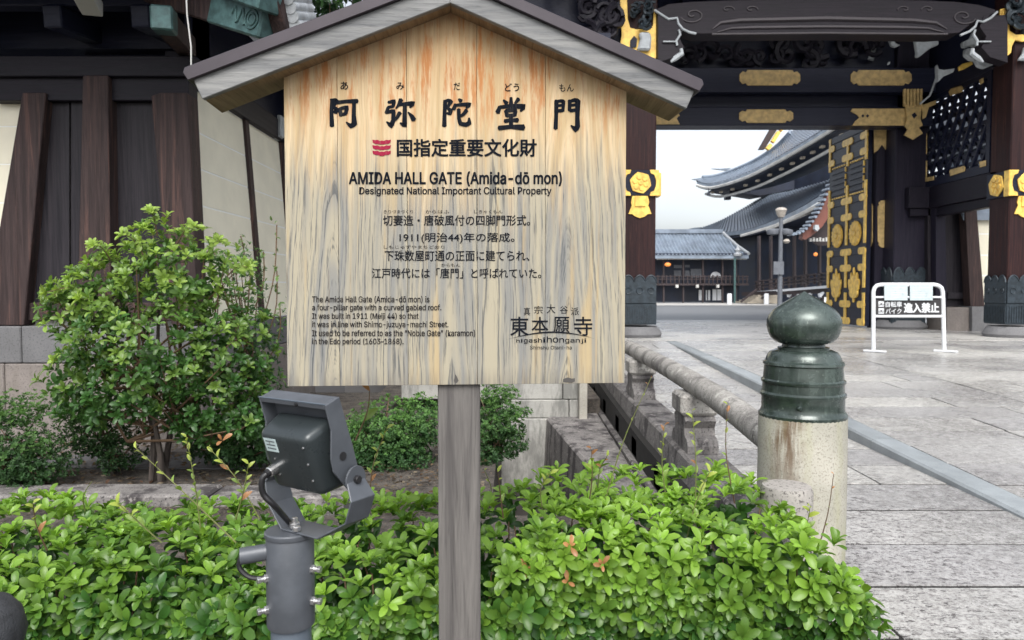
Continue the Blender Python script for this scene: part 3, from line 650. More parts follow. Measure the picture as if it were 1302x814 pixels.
# lintel beams in the main plane
z_l0, z_l1 = zat(159.5, 16.5), zat(136, 16.5)
lint = MB().box(1.4, 9.3, 16.5, 17.0, z_l0, z_l1).build('lintel', M['black'], G, bevel=.015)
MB().box(1.4, 9.3, 16.75, 16.95, z_l1+.002, zat(117.5, 16.6)).build('lintel_panel', M['black'], G)
ub = MB().box(1.4, 9.3, 16.4, 17.0, zat(117, 16.4), zat(86, 16.4)).build('upper_lintel', M['black'], G, bevel=.015)
MB().box(1.4, 12, 16.9, 17.1, zat(88, 16.9), 8.2).build('back_panel', M['black'], G)
wide = lambda x0, x1, y0, y1: [(x0+10, y1), (x0+8, y1-3), (x0+4, y1-1.5), (x0, (y0+y1)/2+4), (x0, (y0+y1)/2-4), (x0+4, y0+1.5), (x0+8, y0+3), (x0+10, y0), (x1-10, y0), (x1-8, y0+3), (x1-4, y0+1.5), (x1, (y0+y1)/2-4), (x1, (y0+y1)/2+4), (x1-4, y1-1.5), (x1-8, y1-3), (x1-10, y1)]
xz(wide(940, 1017, 89.5, 109), 16.398, .03, 'gilded_plate', M['gold_old'], ub)
xz(wide(1081, 1158.5, 89.5, 109), 16.398, .03, 'gilded_plate', M['gold_old'], ub)
xz(wide(939.5, 1008, 139.5, 156.5), 16.498, .03, 'gilded_plate', M['gold_old'], lint)
xz([(1153, 138.5), (1153, 160), (1083, 160), (1087, 154), (1092, 150), (1090, 147), (1081, 142), (1083, 138.5)], 16.498, .035, 'gilded_strap', M['gold_old'], lint)
xz([(825, 138.5), (862, 138.5), (860, 143), (864, 147), (860, 151), (864, 158.5), (825, 158.5)], 16.498, .035, 'gilded_strap', M['gold_old'], lint)
for u, v in ((1097, 147.5), (1103, 147.5), (854, 147), (849, 147)):
    xz([(u-2, v), (u, v-2.2), (u+2, v), (u, v+2.2)], 16.455, .006, 'pierced_mark', M['black'], G, 0)
st = xz([(1150, 134), (1171, 134), (1169, 152), (1172, 160), (1167, 163), (1172, 170), (1160, 178), (1149, 172), (1153, 165), (1149, 160), (1152, 152)], 16.44, .05, 'gilded_bracket_strap', M['gold_old'])
for k in range(6):
    x = 1147.5+k*4.2; xz([(x, 114), (x+3.3, 113.4), (x+3.1, 136), (x+.3, 136)], 16.42, .05, 'gilded_flute', M['gold_old'], st, .008)
xz([(1172, 134), (1189, 128), (1189, 133), (1180, 137), (1176, 150), (1172, 152)], 16.4, .04, 'gilded_strap_arm', M['gold_old'], st)
xz([(1159, 146), (1163, 143), (1166, 147), (1162, 151)], 16.385, .006, 'pierced_mark', M['black'], st, 0)
# black door leaf, swung inwards
DX = 8.28
def dl(u, v): return onp(u, v, (DX, 0, 0), (1, 0, 0))
yh, yf = dl(1102, 300).y, dl(1053.5, 300).y
zt_, zb_ = dl(1102, 163).z, .47
leaf = MB().box(DX, DX+.10, yh, yf, zb_, zt_).build('door_leaf', M['black'], G, bevel=.006)
def dz(v, u=1077): return dl(u, v).z
ymid = (yh+yf)/2
us = [yh+.07, ymid-.02, yf-.05]
def stud(y, z, w, h, side=0):
    """horizontal strap with rounded ends crossing a stile"""
    x0, x1 = y-w*(1 if side != -1 else .25), y+w*(1 if side != 1 else .25)
    k = h*.5; pts = []
    for cx, s0 in ((x1-k, -1), (x0+k, 1)):
        for t in np.linspace(-math.pi/2, math.pi/2, 6): pts.append((DX, cx-s0*k*math.cos(t)*1.0, z+(-s0)*k*math.sin(t)))
    MB().prism(pts, (-.035, 0, 0)).build('gilded_strap', M['gold'], leaf, bevel=.006)
vrows = [(182, 0), (201, 0), (256, 0), (276.5, 0), (321, 0), (341, 0), (386.5, 0), (408, 0)]
for v, _ in vrows:
    z = dz(v)
    for i, y in enumerate(us): stud(y, z, .30, .17, (1 if i == 2 else 0) if i else -1)
for i, y in enumerate(us):
    for va, vb in ((168, 212), (236, 312), (318, 366), (372, 412)):
        if i == 1: va, vb = (182 if va == 168 else va), (408 if vb == 412 else vb)
        MB().box(DX-.03, DX+.001, y-.055, y+.055, dz(vb), dz(va) if not (i == 0 and va == 168) else zt_-.03).build('gilded_stile', M['gold'], leaf, bevel=.006)
for v in [172]+[v for v, _ in vrows]:
    MB().box(DX-.018, DX+.001, yh+.02, yf-.02, dz(v)-.08, dz(v)+.08).build('door_rail', M['black'], leaf, bevel=.006)
for ya, yb in ((us[0]+.11, us[1]-.11), (us[1]+.11, us[2]-.11)):
    zt2, zb2 = dz(211), dz(247)
    for k in range(5):
        z = lerp(zb2, zt2, (k+.5)/5); MB().box(DX-.022, DX+.001, ya, yb, z-.05, z+.05).build('door_louvre', M['black'], leaf, bevel=.01)
    for q in range(6):
        y = lerp(ya, yb, (q+.1)/6)
        for z in (zt2+.04, zb2-.04): MB().box(DX-.03, DX, y, y+.07, z-.018, z+.018).build('gilded_dash', M['gold'], leaf)
    for q in range(4):
        z = lerp(zb2, zt2, (q+.2)/4)
        MB().box(DX-.03, DX, ya-.02, ya+.01, z, z+.12).build('gilded_dash', M['gold'], leaf)
    # round sixteen-petal boss and leaf-cluster boss
    c = Vector((DX, (ya+yb)/2, dz(298.5))); r = .30
    disc = MB().prism([c+Vector((0, math.cos(t)*r, math.sin(t)*r)) for t in np.linspace(0, 2*math.pi, 25)[:-1]], (-.03, 0, 0)).build('gilded_boss', M['gold'], leaf, bevel=.008)
    for k in range(16):
        t = 2*math.pi*k/16; d = Vector((0, math.cos(t), math.sin(t))); s = Vector((0, -math.sin(t), math.cos(t)))
        b0 = c+Vector((-.028, 0, 0))
        MB().prism([b0+d*r*.28-s*.012, b0+d*r*.8-s*.04, b0+d*r*1.02, b0+d*r*.8+s*.04, b0+d*r*.28+s*.012], (-.022, 0, 0)).build('boss_petal', M['gold'], leaf, bevel=.006)
    b0 = c+Vector((-.03, 0, 0)); MB().prism([b0+Vector((0, math.cos(t)*r*.24, math.sin(t)*r*.24)) for t in np.linspace(0, 2*math.pi, 13)[:-1]], (-.03, 0, 0)).build('boss_centre', M['gold'], leaf, bevel=.01)
    c = Vector((DX, (ya+yb)/2, dz(362)))
    for dy, dzz, w, h, rot in ((0, -.16, .10, .20, 0), (-.16, -.06, .10, .22, .5), (.16, -.06, .10, .22, -.5), (0, .13, .06, .2, 0), (-.14, .14, .05, .16, .1), (.14, .14, .05, .16, -.1), (-.07, .08, .05, .15, 0), (.07, .08, .05, .15, 0), (0, .32, .035, .10, 0), (0, -.36, .04, .08, 0), (-.13, -.24, .07, .12, .9), (.13, -.24, .07, .12, -.9)):
        pts = [c+Vector((-.0, dy+w*math.cos(t)*math.cos(rot)-h*math.sin(t)*math.sin(rot), dzz+w*math.cos(t)*math.sin(rot)+h*math.sin(t)*math.cos(rot))) for t in np.linspace(0, 2*math.pi, 9)[:-1]]
        MB().prism(pts, (-.04-.01*random.random(), 0, 0)).build('crest_leaf', M['gold'], leaf, bevel=.01)
# rainbow beam across the front pillars
ry = 13.75
def rz(v): return zat(v, ry)
def rx(u): return P(u, 20, ry).x
top = [(833, 12), (850, 5), (880, 2), (930, 0), (1050, -2), (1170, 0), (1215, 2), (1245, 6), (1266, 12)]
bot = [(1266, 15), (1248, 27), (1236, 26), (1232, 33), (1220, 42), (1190, 44), (1050, 42), (910, 43), (885, 43), (870, 38), (862, 24), (850, 26), (842, 22), (833, 14)]
rb = MB().prism([P(u, v, ry) for u, v in top+bot], (0, .42, 0)).build('rainbow_beam', M['darkv'], G, bevel=.01)
M['carve'] = timber('purple_brown_carved_timber', (.013, .011, .015), (.027, .022, .029), 'x', .5)
rb.data.materials[0] = M['carve']
def strip(pts, r, mat, name, parent, D=ry-.01, n=6): return MB().tube([P(u, v, D) for u, v in pts], r, n).build(name, mat, parent, smooth=True)
M['carve_l'] = plain('worn_pale_carved_edge', (.05, .042, .048), .5, 0, .1)
strip([(906, 37), (916, 29), (940, 26), (1050, 23.5), (1160, 26), (1190, 29), (1204, 37)], [.01, .03, .04, .045, .04, .03, .01], M['carve_l'], 'moulding', rb)
strip([(912, 41), (930, 36), (960, 35), (1050, 34), (1150, 35), (1180, 36), (1200, 41)], [.01, .02, .03, .03, .03, .02, .01], M['carve_l'], 'moulding', rb)
strip([(905, 43.5), (1050, 42), (1205, 43.5)], .02, M['carve_l'], 'moulding', rb)
for cu, cv, sg in ((881, 19, 1), (1225, 21, -1)):
    strip([(cu+sg*(t*2.3)*math.cos(t*1.3)*1.0, cv+(t*1.5)*math.sin(t*1.3)) for t in np.linspace(.6, 7, 34)], .014, M['carve_l'], 'spiral_carving', rb)
for cu, sg in ((925, 1), (955, 1), (1150, -1), (1180, -1)):
    strip([(cu+sg*(t*2.2)*math.cos(t*1.6), 12+(t*1.2)*math.sin(t*1.6)) for t in np.linspace(.5, 4, 16)], .012, M['carve_l'], 'scroll_carving', rb)
strip([(832, 13), (840, 18), (850, 24.5), (861, 23), (862.5, 30), (868, 37), (876, 41), (885, 43)], .024, M['chalk'], 'white_edge', rb, ry-.03)
strip([(1268, 15), (1260, 23), (1250, 28), (1243, 26.5), (1240, 34), (1233, 40), (1221, 45)], .022, M['chalk'], 'white_edge', rb, ry-.03)
# stepped brackets under the beam ends, gilded pillar-head frames
for u0, sg in ((833, 1), (1270, -1)):
    xz([(u0, 25), (u0+sg*30, 27), (u0+sg*35, 40), (u0+sg*27, 52), (u0+sg*29, 58), (u0+sg*33, 66), (u0+sg*22, 78), (u0, 85)], 13.98, .25, 'carved_bracket', M['carve'])
    strip([(u0+sg*30, 38), (u0+sg*32, 44), (u0+sg*27, 52), (u0+sg*28, 58)], .022, M['chalk'], 'white_edge', rb, 13.7)
    strip([(u0+sg*10, 53), (u0+sg*27, 53)], .015, M['chalk'], 'white_edge', rb, 13.7)
    strip([(u0+sg*33, 62), (u0+sg*34, 68), (u0+sg*26, 74), (u0+sg*20, 79)], [.03, .05, .05, .02], M['chalk'], 'white_edge', rb, 13.7)
gf = [(788, 0), (797, 0), (798, 25), (801, 36), (809, 38), (824, 37), (830, 33), (831, 13), (834, 13), (834, 75), (786, 75), (790, 45)]
xz(gf, 13.87, .03, 'gilded_head_frame', M['gold'])
xz([(813, 52), (811, 44), (817, 43), (825, 43), (827, 50), (826, 66), (809, 66)], 13.83, .12, 'white_lion_nose', M['chalk'], G, .03)
xz([(801, 52), (806, 46), (810, 50), (809, 60), (801, 62)], 13.83, .02, 'pierced_mark', M['black'], G, 0)
gf = [(1270, 13), (1277, 11), (1281, 13), (1282, 40), (1290, 45), (1310, 44), (1310, 52), (1298, 54), (1289, 52), (1285, 60), (1284, 68), (1278, 73), (1271, 70), (1270, 55)]
xz(gf, 13.87, .04, 'gilded_head_frame', M['gold'])
strip([(1275, 14), (1275, 70)], .02, M['gold'], 'gilded_bead', rb, 13.82)
strip([(1278.5, 14), (1278.5, 60)], .014, M['gold_old'], 'gilded_bead', rb, 13.82)
xz([(1291, 78), (1297, 70), (1300, 60), (1310, 58), (1310, 79)], 13.83, .1, 'white_lion_nose', M['chalk'], G, .03)
# dark carvings between
def lumps(u0, u1, v0, v1, D, n, r, name, mat, parent=G):
    mb = MB()
    for k in range(n):
        c = P(random.uniform(u0, u1), random.uniform(v0, v1), D+random.uniform(-.05, .05)); rr = r*random.uniform(.6, 1.3)
        t0 = random.uniform(0, 6.28); sg = random.choice((-1, 1))
        mb.tube([c+Vector((rr*.12*t*math.cos(t0+sg*t), -.02*t, rr*.12*t*math.sin(t0+sg*t))) for t in np.linspace(.8, 7, 13)], [rr*.22]*13, 5)
    return mb.build(name, mat, parent, smooth=True)
lumps(1283, 1306, 0, 40, 13.85, 16, .16, 'cloud_carving', M['skirt'])
lumps(802, 829, 0, 34, 13.85, 14, .14, 'cloud_carving', M['skirt'])
lumps(738, 786, 2, 50, 13.7, 26, .22, 'cloud_carving', M['dark'])
MB().box(-1.0, 2.4, 14.0, 14.4, 4.9, 7.4).build('outer_beam', M['black'], G)
MB().box(10.0, 12.5, 14.05, 14.4, 5.6, 8).build('outer_beam', M['black'], G)
lumps(870, 1000, 55, 80, 16.7, 14, .3, 'beast_carving', M['dark'])
lumps(1000, 1150, 55, 80, 16.7, 12, .28, 'beast_carving', M['dark'])
lumps(700, 790, -20, 0, 13.7, 10, .25, 'cloud_carving', M['dark'])
def whitep(pts, D, t=.12): return xz(pts, D, t, 'white_bracket_tip', M['chalk'], G, .02)
whitep([(1124, 50), (1132, 51), (1136, 57), (1142, 59), (1137, 62), (1131, 60), (1129, 54)], 16.5)
whitep([(1160, 51), (1166, 53), (1174, 55), (1184, 53), (1190, 54), (1190, 59), (1180, 63), (1166, 74), (1162, 74), (1163, 69)], 16)
whitep([(1100, 78), (1106, 62), (1112, 61), (1108, 80)], 17)
whitep([(1128, 80), (1131, 78), (1131, 82), (1127, 84)], 16.5, .05)
q = [(1220, 56), (1230, 51), (1236, 40), (1238, 62), (1232, 60), (1226, 62), (1221, 62)]; whitep(q, 14.8)
whitep([(1224, 64), (1232, 63), (1237, 70), (1245, 76), (1240, 80), (1230, 78), (1223, 72)], 14.7)
whitep([(1236, 78), (1245, 75), (1250, 82), (1260, 84), (1248, 89), (1240, 86)], 14.6)
xz([(1217, 86), (1222, 82), (1234, 79), (1235, 83), (1224, 89), (1218, 91)], 14.9, .06, 'gilded_cord', M['gold'], G, .01)
whitep([(1188, 84), (1189.5, 90), (1196, 91), (1210, 89), (1208, 94), (1196, 99), (1189, 106)], 15)
strip([(1190, 100), (1186, 112), (1182, 122), (1170, 132)], .02, M['chalk'], 'white_edge', rb, 15.5)
# side wall between front and main pillars, right
SX = 9.30
tie = MB().box(SX, SX+.30, 14.3, 16.75, 3.14, 3.61).box(8.84, SX-.001, 16.55, 16.745, 3.14, 3.61).build('side_tie_beam', M['darky'], G, bevel=.012)
MB().box(SX+.06, SX+.26, 14.3, 17.0, 2.95, 3.139).box(8.9, SX+.05, 16.6, 16.7, 2.97, 3.138).build('side_under_beam', M['darky'], G, bevel=.01)
MB().box(SX+.08, SX+.22, 17.05, 19, 3.62, 7.0).build('side_panel', M['black'], G)
MB().box(SX+.10, SX+.40, 14.5, 17.1, 5.62, 7.3).build('side_panel', M['black'], G)
MB().box(SX, SX+.25, 14.3, 17.0, 5.60, 5.95).build('side_upper_beam', M['black'], G, bevel=.012)
lw = MB()
for a in ((14.56, 17.06, 3.62, 3.80), (14.56, 17.06, 5.50, 5.598), (14.56, 14.68, 3.80, 5.50), (16.9, 17.06, 3.80, 5.50)): lw.box(SX+.02, SX+.16, *a)
lw = lw.build('lattice_window', M['black'], G)
ya, yb, za, zb_ = 14.68, 16.9, 3.80, 5.50
nb = 9
for k in range(nb):
    z = lerp(za, zb_, (k+.5)/nb); MB().box(SX+.07, SX+.10, ya, yb, z-.04, z+.04).build('lattice_bar', M['black'], lw)
def clipseg(y0, z0, dy, dz_):
    ts = []
    t0, t1 = -9, 9
    for p, d, lo, hi in ((y0, dy, ya, yb), (z0, dz_, za, zb_)):
        a, b = (lo-p)/d, (hi-p)/d
        t0, t1 = max(t0, min(a, b)), min(t1, max(a, b))
    return t0, t1
for sg in (1, -1):
    for k in range(-7, 16):
        y0 = ya+k*.30; dy, d2 = .5, sg*.866
        t0, t1 = clipseg(y0, (za+zb_)/2, dy, d2)
        if t1-t0 > .12:
            a = (SX+.085+.02*sg, y0+dy*t0, (za+zb_)/2+d2*t0); b = (SX+.085+.02*sg, y0+dy*t1, (za+zb_)/2+d2*t1)
            MB().beam(a, b, .05, .07, (1, 0, 0)).build('lattice_bar', M['black'], lw)
def sidegold(pts, nm='gilded_corner'): return ypl(pts, SX+.017, .02, nm, M['gold_old'], lw)
sidegold([(1174, 133), (1190, 128), (1190, 133), (1179, 138), (1178, 160), (1174, 162)])
sidegold([(1174, 205), (1179, 204), (1179, 226), (1188, 224), (1188, 229), (1174, 232)])
sidegold([(1174, 168), (1179, 166), (1179, 196), (1174, 198)])
sidegold([(1207, 117), (1210, 113), (1223, 109), (1225, 112), (1224, 117), (1209, 122)], 'gilded_plate')
sidegold([(1208, 218), (1209, 216), (1226, 211), (1228, 213), (1227, 218), (1209, 224)], 'gilded_plate')
sidegold([(1246, 102), (1251, 99), (1251, 105), (1247, 108)]); sidegold([(1246, 206), (1254, 204), (1254, 211), (1247, 213)])
# roof over the gate: eave slabs, rafters (seen from below)
MB().slabgrid([[(-1.5, 11.4, 8.6), (13.5, 11.4, 8.6)], [(-1.5, 16.2, 10.8), (13.5, 16.2, 10.8)], [(-1.5, 21.5, 8.6), (13.5, 21.5, 8.6)]], (0, 0, .4)).build('roof', M['tile'], G)
MB().box(-1, 13, 14.1, 18.9, 7.45, 7.6).build('ceiling', M['black'], G)
for k in range(18):
    x = 1.6+k*.5; MB().box(x-.06, x+.06, 14.2, 18.4, 7.3, 7.44).build('ceiling_rafter', M['black'], G)
# wall end behind the side opening, right
rw = thing('plaster_wall', (10.6, 16.8, .42), 'pale plaster wall end with leaning timber post beside the right gate pillar', 'wall')
def rpz(pts, D, t, name, mat, bevel=.006): return MB().prism([onp(u, v, (0, D, 0), (0, -1, 0)) for u, v in pts], (0, t, 0)).build(name, mat, rw, bevel=bevel)
rpz([(1204, 391), (1235, 391), (1235, 424), (1204, 424)], 16.2, .8, 'base_stone', M['granite_wall'])
rpz([(1236, 390), (1330, 390), (1330, 424), (1236, 424)], 16.1, .8, 'base_stone', M['granite_grey'])
rpz([(1226, 240), (1240, 240), (1252, 390), (1234, 390)], 16.25, .25, 'leaning_post', M['wallpost'])
rpz([(1180, 240), (1227, 240), (1235, 390), (1180, 390)], 16.6, .2, 'dark_boards', M['panelwood'])
rpz([(1205, 372), (1228, 372), (1228, 380), (1205, 380)], 16.5, .1, 'dark_rail', M['panelwood'])
rpz([(1190, 250), (1202, 250), (1204, 391), (1190, 391)], 16.4, .2, 'side_post', M['darkv'])
rpz([(1238, 240), (1340, 240), (1340, 391), (1250, 391)], 16.424, .2, 'plaster_core', M['whiteline'])
for a, b in ((245, 272), (273, 297), (298, 324), (325, 350), (351, 377), (378, 390)):
    rpz([(1238+(a-240)*.08, a+.5), (1340, a+.5), (1340, b-.4), (1238+(b-240)*.08, b-.4)], 16.42, .05, 'plaster_panel', M['plaster'], 0)

MB().slabgrid([[(9.75, 21.4, 4.3), (9.75, 14.9, 4.3)], [(11.0, 21.4, 5.75), (11.0, 14.9, 5.75)]], (0, 0, -.15)).build('wall_roof', M['tile'], rw)
MB().slabgrid([[(9.9, 16.3, 3.0), (14, 16.3, 3.0)], [(9.9, 17.6, 5.1), (14, 17.6, 5.1)]], (0, 0, -.15)).build('wall_roof', M['tile'], rw)

# ================================================================ FAR BUILDINGS
cy = 62.0
cb = thing('corridor_building', (16, cy, .14), 'low tiled corridor building with pale screens left of the lamp post', 'building')
def fx(pts, D, t, name, mat, parent=cb, bevel=0): return MB().prism([onp(u, v, (0, D, 0), (0, -1, 0)) for u, v in pts], (0, t, 0)).build(name, mat, parent, bevel=bevel)
zr0, ze0 = zat(297, cy+3), zat(325, cy-1.2)
xl, xr0, xr1 = -6, P(918, 300, cy+3).x, P(952, 326, cy-1.2).x
cr_ = MB().slabgrid([[(xl, cy-1.2, ze0), (xr1, cy-1.2, ze0)], [(xl, cy+.6, lerp(ze0, zr0, .38)), (lerp(xr1, xr0, .45), cy+.6, lerp(ze0, zr0, .38))], [(xl, cy+3, zr0), (xr0, cy+3, zr0)]], (0, 0, -.25)).build('roof', M['tile'], cb)
MB().add([(xr1, cy-1.2, ze0), (lerp(xr1, xr0, .45), cy+.6, lerp(ze0, zr0, .38)), (xr0, cy+3, zr0), (xr1, cy+7, ze0)], [(0, 1, 2, 3)]).build('roof_hip', M['tile'], cb, fix=False)
rib = MB(); x = xl+.3
while x < xr1-.3:
    t1 = 1 if x < xr0 else (xr1-x)/(xr1-xr0)
    ye, zz = (cy+3, zr0) if t1 == 1 else (lerp(cy-1.2, cy+3, t1), lerp(ze0, zr0, t1))
    rib.tube([(x, cy-1.25, ze0+.03), (x, lerp(cy-1.25, ye, .43), lerp(ze0, zz, .38)+.03), (x, ye, zz+.03)], .085, 5); x += .30
tag(rib.build('roof_tile_rolls', M['tile'], cb), kind='stuff')
MB().box(xl, xr0, cy+2.7, cy+3.3, zr0, zr0+.35).build('roof_ridge', M['tile'], cb)
MB().tube([(xr0, cy+3, zr0+.15), (lerp(xr1, xr0, .45), cy+.6, lerp(ze0, zr0, .38)+.15), (xr1, cy-1.2, ze0+.15)], .14, 6).build('hip_ridge', M['tile_l'], cb)
q = P(938, 321, cy-1.3); MB().lathe(q-Vector((0, 0, .3)), [(.3, 0), (.35, .15), (.15, .3), (.25, .5), (.1, .7), (.05, .9)], 10).build('ridge_ornament', M['tile_l'], cb, smooth=True)
fx([(700, 322), (951, 322), (951, 328), (700, 328)], cy-1.15, .3, 'eave_board', M['far_wall'])
for k in range(34):
    u = 836+k*3.4; fx([(u, 328), (u+1.5, 328), (u+1.5, 330), (u, 330)], cy-1.1, .6, 'rafter_end', M['far_pale'])
fx([(700, 328), (940, 328), (940, 384), (700, 384)], cy+.8, .3, 'wall', M['far_wall'])
fx([(700, 360.5), (952, 360.5), (952, 363), (700, 363)], cy-.8, 1.8, 'veranda_floor', M['far_brown'])
for v in (351, 354.5): fx([(700, v), (952, v), (952, v+1.1), (700, v+1.1)], cy-.8, .12, 'railing_bar', M['far_brown'])
for k in range(22):
    u = 836+k*5.4; fx([(u, 350), (u+1.2, 350), (u+1.2, 361), (u, 361)], cy-.85, .12, 'railing_post', M['far_brown'])
for u in (843, 868, 893, 918, 935): fx([(u, 328), (u+2, 328), (u+2, 385), (u, 385)], cy-.5, .2, 'pillar', M['far_brown'])
for (a, b, c_, d) in ((888.5, 369, 895, 382), (897.5, 369, 899, 382), (900.5, 369, 903, 382), (906, 368, 911, 382), (912, 368, 919.5, 382)): fx([(a, b), (c_, b), (c_, d), (a, d)], cy+.7, .05, 'pale_screen', M['shoji'])
for (a, b, c_, d) in ((857, 337, 868, 341), (871, 337, 877, 340), (857, 344, 866, 352), (871, 344, 877, 352)): fx([(a, b), (c_, b), (c_, d), (a, d)], cy+.7, .05, 'window_pane', M['lamp_grey'])
fx([(878, 342), (892, 342), (892, 353), (878, 353)], cy+.6, .05, 'notice_panel', M['lamp_grey'])
fx([(910+7*math.cos(t), 352.5-7*math.sin(t)) for t in np.linspace(0, math.pi, 10)], cy+.5, .05, 'white_fan_panel', M['shoji'])
for u in (861, 887, 913): fx([(u-1.6, 362), (u+1.6, 362), (u+1.6, 366), (u-1.6, 366)], cy-1.0, .3, 'bracket_end', M['far_pale'])
fx([(933.3, 328), (935.6, 328), (935.6, 386), (933.3, 386)], cy-1.3, .12, 'drain_pipe', M['patina'])
def lantern(u, v, D, w, h, label):
    c = P(u, v, D); r = w/2/F*D; hh = h/2/F*D
    t = thing('hanging_lantern', c, label, 'lantern')
    MB().lathe(c, [(r*.5, -hh), (r*.9, -hh*.5), (r, 0), (r*.9, hh*.5), (r*.5, hh)], 12).build('paper_body', M['lantern'], t, smooth=True)
    MB().lathe(c, [(r*.4, hh), (r*.45, hh+.06), (r*.1, hh+.1), (.015, hh+.5)], 8).build('hanger', M['far_wall'], t)
lantern(849, 336.5, 61.0, 8, 4.5, 'small glowing orange lantern hanging under the corridor eave')
lantern(1037, 323.5, 47, 5, 4.5, 'small glowing orange lantern hanging by the far hall entrance beside the door leaf')
# great hall
H = thing('temple_hall', (20, 58, .14), 'great two-tiered temple hall with sweeping blue-grey tiled roofs seen through the gate', 'building')
def curve3(pts): return [P(u, v, D) for u, v, D in pts]
def resamp(pts, n):
    pts = [Vector(p) for p in pts]; t = np.linspace(0, len(pts)-1, n); out = []
    for q in t:
        i = min(int(q), len(pts)-2); f = q-i
        p0 = pts[max(i-1, 0)]; p1 = pts[i]; p2 = pts[i+1]; p3 = pts[min(i+2, len(pts)-1)]
        out.append(.5*((2*p1)+(p2-p0)*f+(2*p0-5*p1+4*p2-p3)*f*f+(3*p1-p0-3*p2+p3)*f**3))
    return out
def loft(a, b, n, m, sag, name, mat, parent=H, ext=(0,0,-.35), ribs=0):
    A_, B_ = resamp(a, n), resamp(b, n)
    rows = [[A_[j].lerp(B_[j], i/(m-1))-Vector((0, 0, sag*4*(i/(m-1))*(1-i/(m-1)))) for j in range(n)] for i in range(m)]
    o = MB().slabgrid(rows, ext).build(name, mat, parent, smooth=True)
    if ribs:
        mb = MB(); AA, BB = resamp(a, ribs), resamp(b, ribs)
        for j in range(ribs): mb.tube([AA[j].lerp(BB[j], i/(m-1))+Vector((0, 0, .04-sag*4*(i/(m-1))*(1-i/(m-1)))) for i in range(m)], .06, 4, False)
        tag(mb.build('roof_tile_rolls', mat, parent), kind='stuff')
    return o
# upper roof: eave from the far corner towards us
ueave = curve3([(886, 231, 69), (905, 234, 67), (945, 222, 62), (985, 202, 57), (1020, 182, 53), (1052, 162, 49.5), (1085, 140, 46)])
utop = curve3([(893, 226, 71), (915, 223, 71), (955, 208, 68), (985, 190, 65), (1005, 170, 62), (1030, 140, 60), (1060, 100, 58)])
loft(ueave, utop, 26, 5, .12, 'upper_roof', M['tile'], ribs=64)
def shift(pts, d): return [p+Vector(d) for p in pts]
def ribbon(pts, r, name, mat, parent=H): return MB().tube(resamp(pts, 26), r, 5).build(name, mat, parent, smooth=True)
ribbon(shift(ueave, (0, 0, -.35)), .14, 'eave_edge', M['far_pale'])
ribbon(shift(ueave, (.9, .3, -1.1)), .13, 'lower_eave_edge', M['far_pale'])
for p in resamp(shift(ueave, (.6, .2, -.75)), 17)[2:]: MB().box(p.x-.12, p.x+.12, p.y-.2, p.y+.2, p.z-.08, p.z+.08).build('eave_bracket', M['step'], H)
ub2 = curve3([(905, 238, 68), (936, 241, 68), (1000, 231, 62), (1090, 205, 55)])
us_ = loft(shift(ueave, (.1, 0, -.45)), curve3([(915, 240, 72), (935, 241, 71), (965, 240, 69), (1000, 231, 66), (1040, 215, 62), (1060, 205, 59), (1100, 190, 56)]), 20, 3, 0, 'upper_soffit', M['far_wall'], ext=(0, 0, -.1))
w0 = curve3([(967, 225, 75), (1010, 180, 71), (1100, 120, 64)]); w1 = curve3([(967, 262, 75), (1010, 255, 71), (1100, 240, 64)])
MB().add([*w0, *w1], [(0, 1, 4, 3), (1, 2, 5, 4)]).build('upper_wall', M['far_wall'], H, fix=False)
MB().prism(curve3([(909, 239.5, 71), (966, 249, 71), (1012, 240, 71), (1012, 200, 71), (945, 226, 71)]), (0, 3, 0)).build('corner_soffit', M['far_wall'], H)
lb = MB()
for k in range(26):
    t = k/25; u = lerp(925, 1050, t); v = lerp(238, 188, t)+random.uniform(0, 14)
    c = P(u, v, lerp(70, 58, t)); lb.box(c.x-.25, c.x+.25, c.y-.3, c.y+.3, c.z-.2, c.z+.2)
tag(lb.build('bracket_clusters', plain('far_bracket_timber', (.05, .055, .075), .6), H), kind='stuff')
# gable board with gilding
MB().prism(curve3([(965, 190, 66), (982, 160, 66), (995, 138, 66), (1003, 138, 66), (990, 162, 66), (972, 190, 66)]), (0, .4, 0)).build('gable_board', M['far_brown'], H)
for (a, b) in (((982, 181), (990, 168)), ((992, 166), (1000, 158)), ((975, 190), (980, 184))):
    MB().beam(P(*a, 65.6), P(*b, 65.6), .3, .45, (0, -1, 0)).build('gilded_gable_mount', M['gold'], H)
ribbon(curve3([(893, 226, 70.8), (915, 223, 70.8), (955, 207, 67.8), (985, 188, 64.8), (1005, 168, 61.8)]), .2, 'ridge_roll', M['tile'])
MB().prism(curve3([(880, 228, 70.5), (892, 230, 70.5), (896, 226, 70.5), (889, 226.5, 70.5)]), (0, .3, 0)).build('ridge_tip', M['tile'], H)
MB().prism(curve3([(905, 214.5, 72), (925, 217, 72), (930, 213.5, 72), (917, 214.5, 72)]), (0, .3, 0)).build('ridge_tip', M['tile'], H)
# bell at the corner
q = P(901, 245, 67); MB().lathe(q-Vector((0, 0, .25)), [(.16, 0), (.13, .2), (.05, .32), (.02, .7)], 8).build('corner_bell', M['far_wall'], H)
